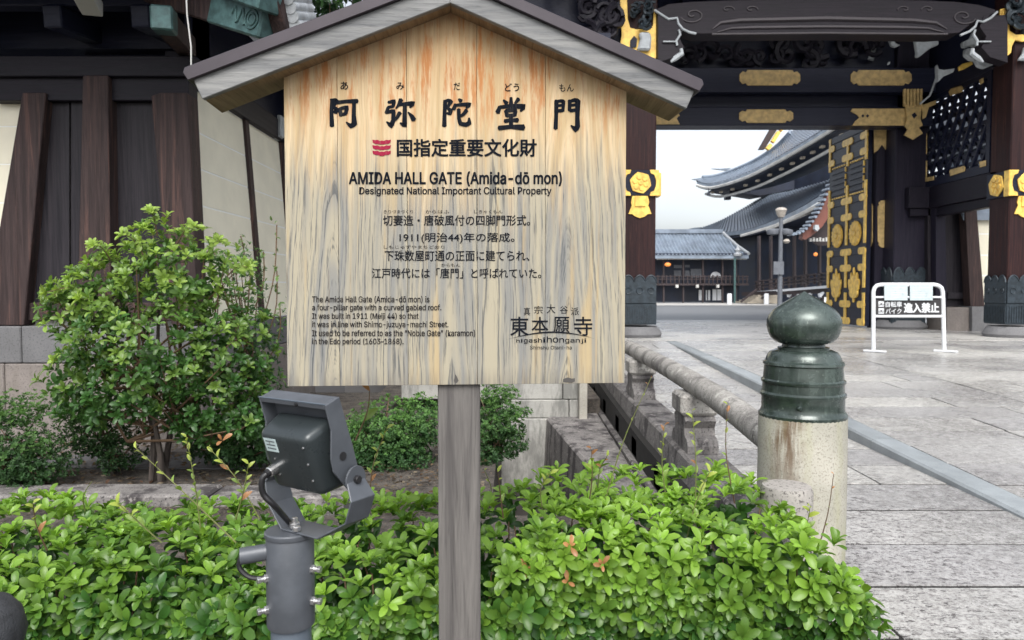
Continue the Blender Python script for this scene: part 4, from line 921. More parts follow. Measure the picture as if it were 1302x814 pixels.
# lower roof
leave = curve3([(878, 294, 73), (905, 296, 70), (950, 292, 65), (985, 280, 60), (1020, 263, 55), (1052, 243, 51), (1085, 222, 48)])
ltop = curve3([(886, 292, 74), (915, 281, 74), (945, 265, 73), (972, 250, 72), (1005, 243, 68), (1045, 232, 62), (1080, 220, 58)])
loft(leave, ltop, 26, 5, .15, 'lower_roof', M['tile'], ribs=64)
MB().prism(curve3([(876, 291, 73.5), (890, 292, 73.5), (892, 289, 73.5), (884, 289.5, 73.5)]), (0, .3, 0)).build('ridge_tip', M['tile'], H)
ribbon(curve3([(975, 292, 58.5), (1000, 281, 56), (1025, 269, 53.5), (1052, 254, 51)]), .15, 'eave_edge', M['far_pale'])
ribbon(curve3([(942, 300, 62), (985, 287, 59), (1020, 274, 56), (1052, 258, 53)]), .12, 'lower_eave_edge', M['far_pale'])
loft(shift(leave, (.1, 0, -.45)), curve3([(930, 302, 74), (945, 302, 73), (965, 302, 70), (995, 296, 67), (1030, 286, 62), (1055, 276, 60), (1100, 262, 56)]), 20, 3, 0, 'lower_soffit', M['far_wall'], ext=(0, 0, -.1))
w0 = curve3([(900, 292, 75), (960, 292, 66), (1000, 280, 62.5), (1100, 250, 58)]); w1 = curve3([(900, 384, 75), (960, 384.5, 66), (1000, 385, 62.5), (1100, 386, 58)])
MB().add([*w0, *w1], [(0, 1, 5, 4), (1, 2, 6, 5), (2, 3, 7, 6)]).build('lower_wall', M['far_wall'], H, fix=False)
for u in (965, 980, 1010, 1024, 1042): fx([(u, 300), (u+2.4, 300), (u+2.4, 376), (u, 376)], 58, .4, 'pillar', M['far_brown'], H)
# porch barge board, curved, and its tiled edge
outer = [(1009, 300), (1020, 297), (1031, 287), (1041, 272), (1048, 258), (1056, 240), (1070, 225)]
inner = [(1080, 240), (1062, 262), (1054, 276), (1045, 289), (1035, 298), (1024, 305), (1020, 303), (1021, 299)]
fx(outer[1:]+inner, 46, .6, 'porch_barge_board', M['red_board'], H)
for k, p in enumerate(resamp([P(u, v-2, 45.7) for u, v in outer], 17)): MB().tube([p, p+Vector((.1, 1.2, .05))], .085, 7).build('porch_edge_tile', M['tile'], H, smooth=True)
fx([(1030, 302), (1075, 262), (1075, 312), (1040, 312)], 46.9, .3, 'porch_wall', M['far_brown'], H)
fx([(1037, 286), (1041, 286), (1042, 291), (1039, 294), (1036, 291)], 45.5, .3, 'gable_pendant', M['chalk'], H)
for k in range(8): fx([(1030+k*4, 303-(k % 2)), (1032+k*4, 303-(k % 2)), (1032+k*4, 307), (1030+k*4, 307)], 46.3, .2, 'porch_bracket', M['far_pale'], H)
# veranda
def vbar(pts, h, name, mat): 
    A_ = [P(u, v, D) for u, v, D in pts]; return MB().beam(A_[0], A_[1], .25, h).build(name, mat, H)
vbar([(956, 372.5, 58), (1056, 364.5, 47)], .16, 'veranda_edge', M['shoji'])
vbar([(945, 374, 59), (1056, 370, 47.5)], .3, 'veranda_beam', M['far_brown'])
for dv in (0, 4.5, 8): vbar([(960, 358.5+dv, 57), (1056, 346.5+dv*1.15, 46.5)], .07, 'railing_bar', M['far_brown'])
for k in range(12):
    t = k/11; u = lerp(962, 1052, t); D = lerp(57, 46.6, t); v = lerp(357, 345.5, t)
    MB().beam(P(u, v, D), P(u, v+14, D), .14, .14, (0, 1, 0)).build('railing_post', M['far_brown'], H)
for u in (1004, 1017, 1030, 1044):
    D = lerp(57, 47, (u-962)/90); MB().prism([P(a, b, D) for a, b in ((u-2, 374), (u+4, 371), (u+3.5, 373.5), (u+.5, 378), (u-1, 378))], (0, .3, 0)).build('bracket_end', M['shoji'], H)
    MB().prism([P(a, b, D+.5) for a, b in ((u+1, 376), (u+4, 376), (u+4, 388), (u+1, 388))], (0, .3, 0)).build('veranda_post', M['far_brown'], H)
fx([(1028, 378), (1038, 378), (1038, 386), (1028, 386)], 50.5, .1, 'pale_screen', M['shoji'], H); fx([(1043, 378), (1056, 378), (1056, 386), (1043, 386)], 50.5, .1, 'pale_screen', M['shoji'], H)
for k in range(6): MB().prism([P(950+k*3.5, 386-k*2.2, 56), P(992, 386-k*2.2, 56), P(992, 384-k*2.2, 56), P(950+k*3.5, 384-k*2.2, 56)], (0, 3-k*.3, 0)).build('stair_step', M['step'], H)
for (a, b) in (((942, 384), (962, 368)), ((968, 380), (985, 366))): MB().beam(P(*a, 55.6), P(*b, 55.6), .14, .14).build('stair_rail', M['far_brown'], H)
fx([(1010, 378), (1056, 378), (1056, 388), (1010, 388)], 52, .3, 'under_floor', M['far_wall'], H)
# lamp post, bollards in the courtyard
D = 38.0; bx = P(991.5, 380, D).x; zb0 = zf(D)
lp = thing('street_lamp', (bx, D, zb0), 'tall grey lamp post with one high globe and two side lamps before the temple hall', 'lamp post')
MB().tube([(bx, D, zb0-.05), (bx, D, P(0, 276, D).z)], [.13, .10], 10).build('pole', M['lamp_grey'], lp, smooth=True)
zt_ = P(0, 274, D).z; MB().lathe((bx, D, zt_), [(.14, -.1), (.22, .05), (.26, .2), (.29, .25), (.27, .33), (.15, .4)], 14).build('top_lamp', M['lamp_globe'], lp, smooth=True)
for s in (-1, 1):
    u = 991.5+s*9; c = P(u, 295, D); MB().lathe(c, [(.10, -.16), (.27, -.12), (.3, 0), (.28, .1), (.12, .15)], 12).build('side_lamp', M['lamp_grey'], lp, smooth=True)
MB().beam(P(982, 291.5, D), P(1001, 291.5, D), .07, .07).build('cross_arm', M['lamp_grey'], lp)
c = P(988.5, 341, D); MB().box(c.x-.26, c.x+.26, D-.2, D-.12, c.z-.33, c.z+.33).build('box_sign', M['lamp_grey'], lp)
q = P(1000, 307, D); MB().lathe(q, [(.1, -.1), (.18, 0), (.1, .12)], 10).build('camera_dome', M['lamp_globe'], lp, smooth=True)
for u, lab in ((927.5, 'small white bollard left of the hall steps, beside the drain pipe'), (974.5, 'small white bollard in front of the hall steps, left of the lamp post')):
    D = 54; c = P(u, 380, D); r = 3/F*D
    tag(MB().lathe((c.x, D, zf(D)-.02), [(r, 0), (r, P(0, 375, D).z-zf(D)), (r*.8, P(0, 373, D).z-zf(D))], 14).build('white_bollard', M['white'], None, smooth=True), lab, 'bollard', 'white bollards before the temple hall')
# ================================================================ NOTICE BOARD
SA = R(4.6); SQ = P(583, 500, 2.0); SQ = Vector((SQ.x, 2.0, 0))
TX = Vector((math.cos(SA), math.sin(SA), 0)); TN = Vector((math.sin(SA), -math.cos(SA), 0))   # TN points to the reader
sg = thing('notice_board', SQ, 'large weathered wooden notice board with small gabled roof, lettered in Japanese and English', 'sign', rz=SA)
def sp(u, v, d=0.):
    """pixel -> board coordinates (x, y, z) on the plane d in front of the board face"""
    w = onp(u, v, SQ+TN*d, TN)-SQ
    return Vector((w.dot(TX), -d, w.z))
def sprism(pts, d, t, name, mat, parent=sg, bevel=0):
    return MB().prism([sp(u, v, d) for u, v in pts], (0, t, 0)).build(name, mat, parent, bevel=bevel, local=True)
topL, topR, pk = sp(361, 80), sp(794, 88), sp(579, 0)
def ztop_at(x): return pk.z+.01-abs(x-pk.x)*.385
zbot = (sp(365, 491).z+sp(795, 487.5).z)/2
xs_ = [sp(363, 300).x, sp(432, 460).x, sp(519, 460).x, sp(607, 460).x, sp(693, 460).x, sp(795.5, 300).x]
par_ = [(-.328, .085, 1.), (-.16, .02, 2.), (-.02, .03, 3.), (.09, .02, 4.), (.30, .07, 5.)]
for i in range(5):
    a, b = xs_[i]+.0005, xs_[i+1]-.0005; n = 5
    xm = [lerp(a, b, k/n) for k in range(n+1)]
    if a < pk.x < b: xm = sorted(xm+[pk.x])
    pts = [(a, 0, zbot), (b, 0, zbot)]+[(x, 0, ztop_at(x)) for x in xm[::-1]]
    MB().prism(pts, (0, .03, 0)).build('plank', board_mat('board_wood_%d' % i, *par_[i]), sg, bevel=.0006, local=True)
x0, x1 = sp(557, 600).x, sp(611, 600).x
MB().box(x0, x1, .012, .012+.10, .0, zbot-.0005).box(x0, x1, .031, .11, zbot, pk.z-.05).build('post', M['post'], sg, bevel=.002, local=True)
for z in (zbot+.12, zbot+.75): MB().box(xs_[0]+.02, xs_[5]-.02, .0305, .06, z, z+.05).build('rear_batten', M['post'], sg, bevel=.003, local=True)
# gabled roof
dF, dB = .075, -.085
def rl(u, v): return sp(u, v, dF)
fl_o, fl_i = rl(257, 121), rl(578, 3); fr_o = rl(873, 143)
apx = (fl_o.x+fr_o.x)/2; slope = .40
eL = (apx-(fl_o.x)); zE = fl_o.z; zEr = fr_o.z
half = (fr_o.x-fl_o.x)/2; zA = sp(578, 4, dF).z
def zline(x, o=0): return zA-abs(x-apx)*(zA-(zE+zEr)/2)/half+o
zl_ = zline
for s, nm in ((-1, 'l'), (1, 'r')):
    xe = apx+s*half; sl_ = (zA-(zE+zEr)/2)/half
    th_ = .054
    # barge board (front), its outer end cut square to the slope
    cut = s*th_*sl_
    MB().prism([(apx, -dF, zA), (xe, -dF, zline(xe)), (xe+cut, -dF, zline(xe)+th_*.93), (apx, -dF, zA+th_)], (0, .02, 0)).build('barge_board', M['fascia'], sg, bevel=.002, local=True)
    MB().prism([(apx, .021-dF, zA+.002), (xe, .021-dF, zline(xe)+.002), (xe+cut, .021-dF, zline(xe)+th_*.93), (apx, .021-dF, zA+th_)], (0, -dB+dF-.021, 0)).build('roof_board', M['soffit'], sg, bevel=.002, local=True)
    c2 = s*.038; u0 = zA+th_+.001
    xo = xe+cut+s*.008; zo = zline(xe)+th_*.93+.001-.003
    MB().prism([(apx, -dF-.012, u0), (xo, -dF-.012, zo-.006), (xo+s*.012, -dF-.012, zo+.012), (xo+s*.008, -dF-.012, zo+.026), (apx, -dF-.012, u0+.030)], (0, -dB+dF+.03, 0)).build('roof_sheet', M['sheet'], sg, bevel=.002, local=True)
# lettering
_fc = {}
try:
    import os
    LATIN = bpy.data.fonts.load(os.path.join(bpy.utils.system_resource('DATAFILES'), 'fonts', 'Inter.woff2'))
except Exception: LATIN = None
def textpts(s, weight):
    cu = bpy.data.curves.new('t', 'FONT'); cu.body = s
    if LATIN and max(map(ord, s)) < 0x2100: cu.font = LATIN
    cu.offset = 0; cu.fill_mode = 'BOTH'; cu.resolution_u = 3; cu.extrude = 0
    o = bpy.data.objects.new('t', cu); COL.objects.link(o)
    bpy.context.view_layer.update(); dg = bpy.context.evaluated_depsgraph_get()
    me = bpy.data.meshes.new_from_object(o.evaluated_get(dg))
    v = np.array([tuple(q.co) for q in me.vertices]); f = [tuple(p.vertices) for p in me.polygons]
    bpy.data.objects.remove(o); bpy.data.curves.remove(cu); bpy.data.meshes.remove(me)
    return v, f
def letter(s, u0, v0, u1, v1, weight=.0, mat='ink', name='lettering', d=.0012, place=None, parent=sg, local=True):
    v, f = textpts(s, weight); mn, mx = v.min(0), v.max(0)
    if place is None: place = lambda a, b: sp(lerp(u0, u1, a), lerp(v1, v0, b), d)
    vs = [place((x-mn[0])/max(1e-6, mx[0]-mn[0]), (y-mn[1])/max(1e-6, mx[1]-mn[1])) for x, y, z in v]
    o = MB(); sx_, sz_ = (mx[0]-mn[0]), (mx[1]-mn[1]); k = weight*.75
    offs = [(0, 0)] if k <= 0 else [(0, 0), (k, 0), (-k, 0), (0, k*.8), (0, -k*.8), (k*.7, k*.6), (-k*.7, -k*.6), (k*.7, -k*.6), (-k*.7, k*.6)]
    nrm_ = (place(0, 1)-place(0, 0)).cross(place(1, 0)-place(0, 0)).normalized()*(1 if local else 1)
    if nrm_.y > 0: nrm_ = -nrm_
    for i, (ox, oy) in enumerate(offs):
        o.add([place((x+ox-mn[0])/max(1e-6, sx_), (y+oy-mn[1])/max(1e-6, sz_))+nrm_*(.00004*i*(1 if local else 20)) for x, y, z in v], f)
    o = o.build(name, M[mat], parent, fix=False, local=local)
    return o
BR = {'阿': [[(6, 3, 4), (12, 8, 9), (9, 50, 8), (11, 99, 10)], [(8, 7, 6), (20, 5, 7), (27, 8, 9), (20, 22, 7), (17, 31, 6)], [(17, 30, 6), (27, 40, 10), (24, 49, 9), (13, 47, 4)],
             [(29, 15, 8), (60, 11, 8), (99, 10, 10)], [(87, 13, 8), (86, 60, 9), (88, 90, 12), (76, 99, 10), (60, 84, 3)], [(37, 36, 9), (42, 62, 8)], [(38, 37, 7), (63, 31, 9), (58, 54, 8)], [(41, 58, 7), (60, 54, 7)]],
      '弥': [[(9, 12, 6), (30, 7, 9), (26, 27, 7)], [(8, 29, 6), (27, 26, 7)], [(10, 29, 7), (3, 50, 8)], [(4, 48, 6), (28, 41, 9), (27, 75, 9), (20, 95, 11), (4, 80, 3)],
             [(54, 1, 10), (46, 20, 7), (36, 34, 3)], [(46, 20, 7), (70, 17, 8), (96, 15, 11), (84, 30, 4)], [(67, 20, 8), (66, 60, 9), (66, 94, 11), (50, 84, 3)], [(50, 47, 9), (40, 66, 7), (32, 78, 3)], [(78, 46, 3), (90, 60, 9), (98, 74, 11)]],
      '陀': [[(6, 5, 4), (11, 10, 9), (9, 50, 8), (8, 99, 10)], [(8, 9, 6), (22, 5, 8), (31, 9, 10), (23, 24, 7), (19, 33, 6)], [(19, 32, 6), (30, 42, 10), (27, 53, 9), (15, 51, 4)],
             [(58, 0, 5), (67, 8, 10)], [(46, 18, 6), (43, 30, 8), (40, 38, 9)], [(45, 23, 7), (72, 20, 8), (96, 20, 11), (84, 34, 4)], [(58, 36, 8), (59, 70, 8), (64, 90, 9), (84, 93, 10), (95, 88, 10), (94, 68, 4)], [(86, 40, 9), (76, 54, 8), (60, 66, 5)]],
      '堂': [[(50, 0, 6), (50, 22, 9)], [(24, 8, 4), (36, 20, 10)], [(76, 4, 9), (63, 20, 5)], [(11, 28, 6), (9, 38, 9), (4, 48, 10)], [(12, 31, 7), (50, 27, 8), (95, 29, 11), (82, 44, 4)], [(33, 41, 9), (37, 60, 8)], [(34, 42, 7), (66, 39, 9), (62, 58, 8)], [(36, 58, 7), (62, 56, 7)],
             [(28, 75, 8), (50, 72, 7), (74, 72, 9)], [(50, 60, 8), (50, 92, 9)], [(8, 97, 9), (50, 93, 8), (94, 95, 12)]],
      '門': [[(9, 4, 6), (13, 10, 10), (12, 55, 9), (10, 97, 10)], [(12, 8, 6), (30, 6, 7), (39, 8, 9), (37, 40, 7)], [(14, 22, 6), (36, 20, 6)], [(14, 39, 7), (37, 37, 7)],
             [(58, 4, 6), (62, 10, 9), (61, 38, 8)], [(61, 8, 6), (80, 3, 8), (92, 7, 12), (90, 60, 10), (91, 88, 12), (84, 100, 11), (66, 86, 3)], [(63, 21, 6), (88, 18, 6)], [(63, 38, 7), (88, 35, 7)]]}
def brush(ch, u0, v0, u1, v1):
    mb = MB(); k = 0
    for stq in BR[ch]:
        pts = []
        for i in range(len(stq)-1):
            for t in np.linspace(0, 1, 5)[:-1] if i < len(stq)-2 else np.linspace(0, 1, 5): pts.append([lerp(a, b, t) for a, b in zip(stq[i], stq[i+1])])
        Lp, Rp = [], []
        for i, (x, y, w) in enumerate(pts):
            x2, y2 = pts[min(i+1, len(pts)-1)][:2]; x1_, y1_ = pts[max(i-1, 0)][:2]
            dx, dy = x2-x1_, y2-y1_; l = math.hypot(dx, dy) or 1; nx, ny = -dy/l, dx/l; w *= .82
            Lp.append((x+nx*w, y+ny*w)); Rp.append((x-nx*w, y-ny*w))
        x, y, w = pts[0]; dx, dy = pts[0][0]-pts[1][0], pts[0][1]-pts[1][1]; l = math.hypot(dx, dy) or 1
        head = [(x+dx/l*w*.4, y+dy/l*w*.4)]; x, y, w = pts[-1]; dx, dy = pts[-1][0]-pts[-2][0], pts[-1][1]-pts[-2][1]; l = math.hypot(dx, dy) or 1
        tail = [(x+dx/l*w*.4, y+dy/l*w*.4)]
        dd = .0012+.00006*k; k += 1
        f = lambda q: sp(lerp(u0, u1, q[0]/100), lerp(v0, v1, q[1]/100), dd)
        n = len(Lp); vs = [f(q) for q in Lp+Rp+head+tail]
        mb.add(vs, [(i, i+1, n+i+1, n+i) for i in range(n-1)]+[(0, n, 2*n), (n-1, 2*n+1, 2*n-1)])
    mb.build('brush_character', M['ink'], sg, fix=False, local=True)
for ch, bb in zip('阿弥陀堂門', ((418, 125, 455, 161), (490, 126, 527, 162), (562, 126, 598.5, 161), (631, 124, 668.5, 164), (703, 126, 737.5, 165))): brush(ch, *bb)
for t_, bb in (('あ', (433, 104, 442.5, 114)), ('み', (504, 105, 514, 114)), ('だ', (577, 105, 585, 114.5)), ('どう', (642, 106, 660, 116)), ('もん', (711, 107, 729.5, 116.5))): letter(t_, *bb, .012)
letter('国指定重要文化財', 505, 177, 682, 199, .035)
letter('AMIDA HALL GATE (Amida-dō mon)', 444, 218.5, 714, 236.5, .034)
letter('Designated National Important Cultural Property', 457, 238, 701, 249.5, .022)
letter('きりづまづくり', 488, 267, 525, 271.5, .0, 'ink_worn'); letter('からはふ', 541, 267, 571, 271.5, .0, 'ink_worn'); letter('しきゃくもん', 603, 267, 639, 271.5, .0, 'ink_worn')
letter('切妻造・唐破風付の四脚門形式。', 487, 273.5, 674, 287, .014)
letter('1911(明治44)年の落成。', 508, 296, 654, 309.5, .014)
letter('しもじゅずやまちどおり', 488, 312, 565, 316.5, .0, 'ink_worn')
letter('下珠数屋町通の正面に建てられ、', 489, 318.5, 673, 332, .014)
letter('からもん', 561, 335, 585, 339.5, .0, 'ink_worn')
letter('江戸時代には「唐門」と呼ばれていた。', 473, 341, 688, 354, .014)
for k, (s_, x_) in enumerate((('The Amida Hall Gate (Amida-dō mon) is', 546), ('a four-pillar gate with a curved gabled roof.', 561), ('It was built in 1911 (Meiji 44) so that', 532), ('it was in line with Shimo-juzuya-machi Street.', 570), ('It used to be referred to as the “Noble Gate” (karamon)', 604), ('in the Edo period (1603–1868).', 513))):
    y_ = 376.5+k*10.75; letter(s_, 397, y_, x_, y_+(9.3 if k in (0, 1, 2, 4, 5) else 9.3), .022, 'ink_worn')
for ch, bb in zip('真宗大谷派', ((666, 391, 674, 401), (679, 389, 690, 399), (695, 387, 706, 398.5), (712, 389, 722, 399), (726, 391, 736, 401))): letter(ch, *bb, .0)
for ch, bb in zip('東本願寺', ((649, 403, 672, 427), (676, 403, 697, 424), (704, 403, 724, 423), (730, 403, 753, 427))): letter(ch, *bb, .012)
ap_, bp_ = [], []
for t in np.linspace(0, 1, 25):
    u = lerp(643, 758, t); v = 432-9.5*math.sin(math.pi*min(1, t*.5/.52))*1.0 if t < .52 else 422.5+9*((t-.52)/.48)**2
    w = 1.5*math.sin(math.pi*t)**1.3; ap_.append((u, v-w*.7)); bp_.append((u, v+w*.6))
MB().add([sp(*q, .0018) for q in ap_+bp_], [(i, i+1, 25+i+1, 25+i) for i in range(24)]).build('logo_arc', M['ink'], sg, fix=False, local=True)
hx = 656.5
for ch, w_, h_ in zip('higashihonganji', (5, 3, 5.5, 5.5, 5, 5.5, 4, 7, 7.5, 6.5, 6, 6, 6, 3.5, 3), (5.5, 5.5, 7, 5, 5, 6.5, 7.5, 9, 7.5, 6.5, 7.5, 5, 5, 7.5, 6)):
    h_ *= .85; dsc = 1.7 if ch in 'gj' else 0; letter(ch, hx, 435.6-h_+dsc, hx+w_-.7, 435.6+dsc, .006); hx += w_+.75
letter('Shinshu Otani-ha', 674, 439.6, 727, 444.4, .0)
# crimson three-tier emblem
for k, y_ in enumerate((177.5, 184.5, 191.5)):
    top_ = [(473.5, y_), (477, y_+.8), (480, y_+.3), (483, y_+1.8), (485.5, y_+1.2), (488, y_+1.8), (491, y_+.3), (494, y_+.8), (497, y_)]
    bot_ = [(496.5, y_+4), (494, y_+5.4), (489, y_+5.8), (488, y_+7 if k == 2 else y_+6.3), (483, y_+7 if k == 2 else y_+6.3), (482, y_+5.8), (477, y_+5.4), (474, y_+4)]
    MB().add([sp(u, v, .0013) for u, v in top_+bot_], [tuple(range(len(top_+bot_)))]).build('emblem_tier', M['crimson'], sg, fix=False, local=True)
# knot marks low on the board
M['knot'] = plain('dark_knot', (.07, .065, .06), .8)
for pts in ([(577, 484), (579, 476), (581, 479), (583, 484), (581, 487), (578, 487)], [(716, 482), (722, 480), (727, 481.5), (731, 481), (731, 485), (727, 487), (720, 486.5), (716, 486)]):
    MB().add([sp(u, v, .0005) for u, v in pts], [tuple(range(len(pts)))]).build('knot', M['knot'], sg, fix=False, local=True)

# ================================================================ FLOODLIGHT ON ITS POLE
PX, PY = P(369, 700, 1.2).x, 1.2
fl = thing('floodlight', (PX, PY, .09), 'dark grey square floodlight seen from behind, tilted up at the board on a grey pole', 'floodlight')
zt_ = P(0, 681, PY).z; zs_ = P(0, 793, PY).z
MB().tube([(PX, PY, .0), (PX, PY, zs_+.01)], .0325, 40).build('pole', M['pole_light'], fl, smooth=True)
slv = MB().lathe((PX, PY, 0), [(.0375, zs_), (.0385, zs_+.002), (.0385, zt_-.002), (.0375, zt_)], 48).build('pole_sleeve', M['grey_metal'], fl, smooth=True)
MB().lathe((PX, PY, 0), [(.040, zt_+.0005), (.0408, zt_+.003), (.0408, zt_+.008), (.039, zt_+.010)], 48).build('cap_plate', M['grey_metal'], slv, smooth=True)
for u, v, sgn in ((348, 735, -1), (347, 775, -1), (399, 727, 1), (399, 768, 1)):
    a_ = R(215 if sgn < 0 else -12); d_ = Vector((math.cos(a_), math.sin(a_), 0)); c_ = Vector((PX, PY, P(0, v, 1.18).z))+d_*.037
    b_ = MB().tube([c_, c_+d_*.006], .0075, 6).build('bolt', M['bolt'], slv, bevel=.0008)
    MB().tube([c_+d_*.005, c_+d_*.014], .0045, 10).tube([c_+d_*.012, c_+d_*.0175], .006, 6).build('bolt_head', M['bolt'], b_ if False else slv, bevel=.0006)
c_ = Vector((PX, PY, P(0, 697, 1.2).z)); d_ = Vector((-.93, -.25, -.08)).normalized()
MB().tube([c_+d_*.03, c_+d_*.078], .0135, 20).build('side_spigot', M['grey_metal'], slv, bevel=.001, smooth=True)
e_ = c_+d_*.076
MB().tube(resamp([e_, e_+Vector((-.004, 0, -.018)), e_+Vector((.012, 0, -.034)), e_+Vector((.035, .0, -.036)), e_+Vector((.05, .01, -.03))], 16), .0042, 8).build('spigot_cable', M['rubber'], fl, smooth=True)
PSI, EL = R(33), R(19)
B0 = Vector((PX+.012, PY+.0, zt_+.012))
sv = Vector((math.cos(PSI), -math.sin(PSI), 0)); fh = Vector((math.sin(PSI), math.cos(PSI), 0)); zv = Vector((0, 0, 1))
# U bracket: strap bent in the (s, z) plane
B1 = B0+sv*.038+fh*.008
prof_ = [(-.080, .100), (-.098, .072), (-.088, .036), (-.056, 0), (.028, 0), (.090, .034), (.103, .070), (.085, .100)]
wid = [.018, .024, .026, .026, .026, .026, .026, .018]
t_ = .0032; mb = MB(); rows_ = []
nrm = []
for i in range(len(prof_)):
    a, b = prof_[max(i-1, 0)], prof_[min(i+1, len(prof_)-1)]; dx, dz_ = b[0]-a[0], b[1]-a[1]; l = math.hypot(dx, dz_); nrm.append((-dz_/l, dx/l))
outer_ = [[B1+sv*(x-n_[0]*t_/2)+zv*(z-n_[1]*t_/2)+fh*(w*k) for k in (-1, 1)] for (x, z), n_, w in zip(prof_, nrm, wid)]
inner_ = [[B1+sv*(x+n_[0]*t_/2)+zv*(z+n_[1]*t_/2)+fh*(w*k) for k in (-1, 1)] for (x, z), n_, w in zip(prof_, nrm, wid)]
m8 = len(prof_)
mb.add([p for r in outer_ for p in r]+[p for r in inner_ for p in r],
       [(2*i, 2*i+2, 2*i+3, 2*i+1) for i in range(m8-1)]+[(2*m8+2*i+1, 2*m8+2*i+3, 2*m8+2*i+2, 2*m8+2*i) for i in range(m8-1)]+
       [(2*i, 2*m8+2*i, 2*m8+2*i+2, 2*i+2) for i in range(m8-1)]+[(2*i+1, 2*i+3, 2*m8+2*i+3, 2*m8+2*i+1) for i in range(m8-1)]+[(0, 1, 2*m8+1, 2*m8), (2*m8-2, 4*m8-2, 4*m8-1, 2*m8-1)])
ubk = mb.build('u_bracket', M['grey_metal'], fl, bevel=.0009)
for s in (-1, 1):
    pv = B1+sv*s*(.086 if s > 0 else .081)+zv*.098
    MB().tube([pv+sv*s*.0, pv+sv*s*.0035], .021, 28).build('pivot_disc', M['grey_metal'], ubk, bevel=.0006)
    MB().tube([pv+sv*s*.003, pv+sv*s*.010], .0065, 10).build('pivot_screw', M['rubber'], ubk, bevel=.0008)
q = B0+zv*.003-fh*.005
bl = MB().tube([q, q+zv*.008], .009, 6).tube([q+zv*.008, q+zv*.016], .005, 10).build('base_bolt', M['bolt'], ubk, bevel=.0006)
q_base = q.copy(); q2 = q+sv*.016-fh*.01; MB().tube([q2, q2+zv*.007], .007, 6).build('base_bolt', M['bolt'], ubk, bevel=.0006)
# head
HS = .95
uv = (zv*math.cos(EL)-fh*math.sin(EL)); fv = (fh*math.cos(EL)+zv*math.sin(EL))
PV = B1+zv*.098+sv*.004
def hd(s, f, u): return PV+sv*s+fv*f*HS+uv*u*HS
hd_frame = MB()
def hbox(mb, s0, s1, f0, f1, u0, u1): return mb.hexa([hd(s0,f0,u0), hd(s1,f0,u0), hd(s1,f1,u0), hd(s0,f1,u0), hd(s0,f0,u1), hd(s1,f0,u1), hd(s1,f1,u1), hd(s0,f1,u1)])
hf = hbox(MB(), -.073, .073, .012, .020, -.014, .139).build('front_frame', M['grey_metal'], fl, bevel=.001)
hbox(MB(), -.073, .073, -.012, .0119, .131, .139).build('top_lip', M['grey_metal'], hf, bevel=.001)
hbox(MB(), -.076, .076, -.0125, -.0105, .1395, .141).build('lip_edge', M['pole_light'], hf)
MB().tube([hd(.012, -.012, .135), hd(.012, -.0145, .135)], .003, 8).build('lip_screw', M['rubber'], hf)
hbox(MB(), -.066, .066, .0201, .021, .0, .135).build('front_glass', plain('lamp_glass', (.5, .52, .55), .1, 0, .02), hf)
for s in (-1, 1):
    x = .0735*s if s > 0 else -.0765
    pts = [(.020, .139), (-.012, .139), (-.014, .095), (-.030, .052), (-.032, .03), (-.012, -.018), (.006, -.022), (.018, -.004), (.020, .05)]
    side_ = MB().prism([hd(x, f, u) for f, u in pts], sv*.003).build('side_plate', M['grey_metal'], fl, bevel=.0008)
    xx = x+(.0031 if s > 0 else 0)
    MB().tube([hd(xx, -.006, .045), hd(xx+.001*s, -.006, .045)], .0068, 18).build('side_hole_plug', M['rubber'], side_)
hs_ = MB()
b0, b1 = -.020, .108
ring0 = [(-.066, b0), (.066, b0), (.066, b1), (-.066, b1)]; 
hs_.hexa([hd(-.055, -.050, b0+.010), hd(.055, -.050, b0+.010), hd(.064, .0115, b0), hd(-.064, .0115, b0), hd(-.055, -.050, b1-.010), hd(.055, -.050, b1-.010), hd(.064, .0115, b1), hd(-.064, .0115, b1)])
hsg = hs_.build('rear_housing', M['housing'], fl, bevel=.013, seg=4, smooth=False)
for p in hsg.data.polygons: p.use_smooth = True
hsg.data.set_sharp_from_angle(angle=R(180))
for s in (-1, 1):
    for u in (.02, .05, .08):
        q = hd(s*.045 if s > 0 else s*.03, -.0505, u); MB().tube([q+fv*.002, q-fv*.0008], .0016, 8).build('rear_screw', M['bolt'], hsg)
q_ = [hd(-.046, -.0506, .088), hd(-.018, -.0506, .088), hd(-.018, -.0506, .064), hd(-.046, -.0506, .064)]
stk = MB().prism([p+sv*.004 for p in q_], -fv*.0004).build('rating_sticker', plain('pale_sticker', (.45, .55, .55), .4), fl)
for k in range(3):
    MB().prism([hd(-.038, -.0512, .084-k*.0065), hd(-.018, -.0512, .084-k*.0065), hd(-.018, -.0512, .082-k*.0065), hd(-.038, -.0512, .082-k*.0065)], -fv*.0002).build('sticker_line', M['grey_metal'], stk)
g0 = hd(-.038, -.051, .030)
MB().tube([g0+fv*.004, g0-fv*.012], .0085, 12).build('cable_gland', M['bolt'], fl, bevel=.001)
MB().tube([g0-fv*.010, g0-fv*.018], .0065, 12).build('gland_nut', M['rubber'], fl)
q = q_base
MB().tube(resamp([g0-fv*.014, g0-fv*.022-zv*.006-sv*.004, g0-fv*.020-zv*.03-sv*.004, g0-fv*.004-zv*.058+sv*.006, q+zv*.006-sv*.014], 26), .0048, 10).build('power_cable', M['rubber'], fl, smooth=True)

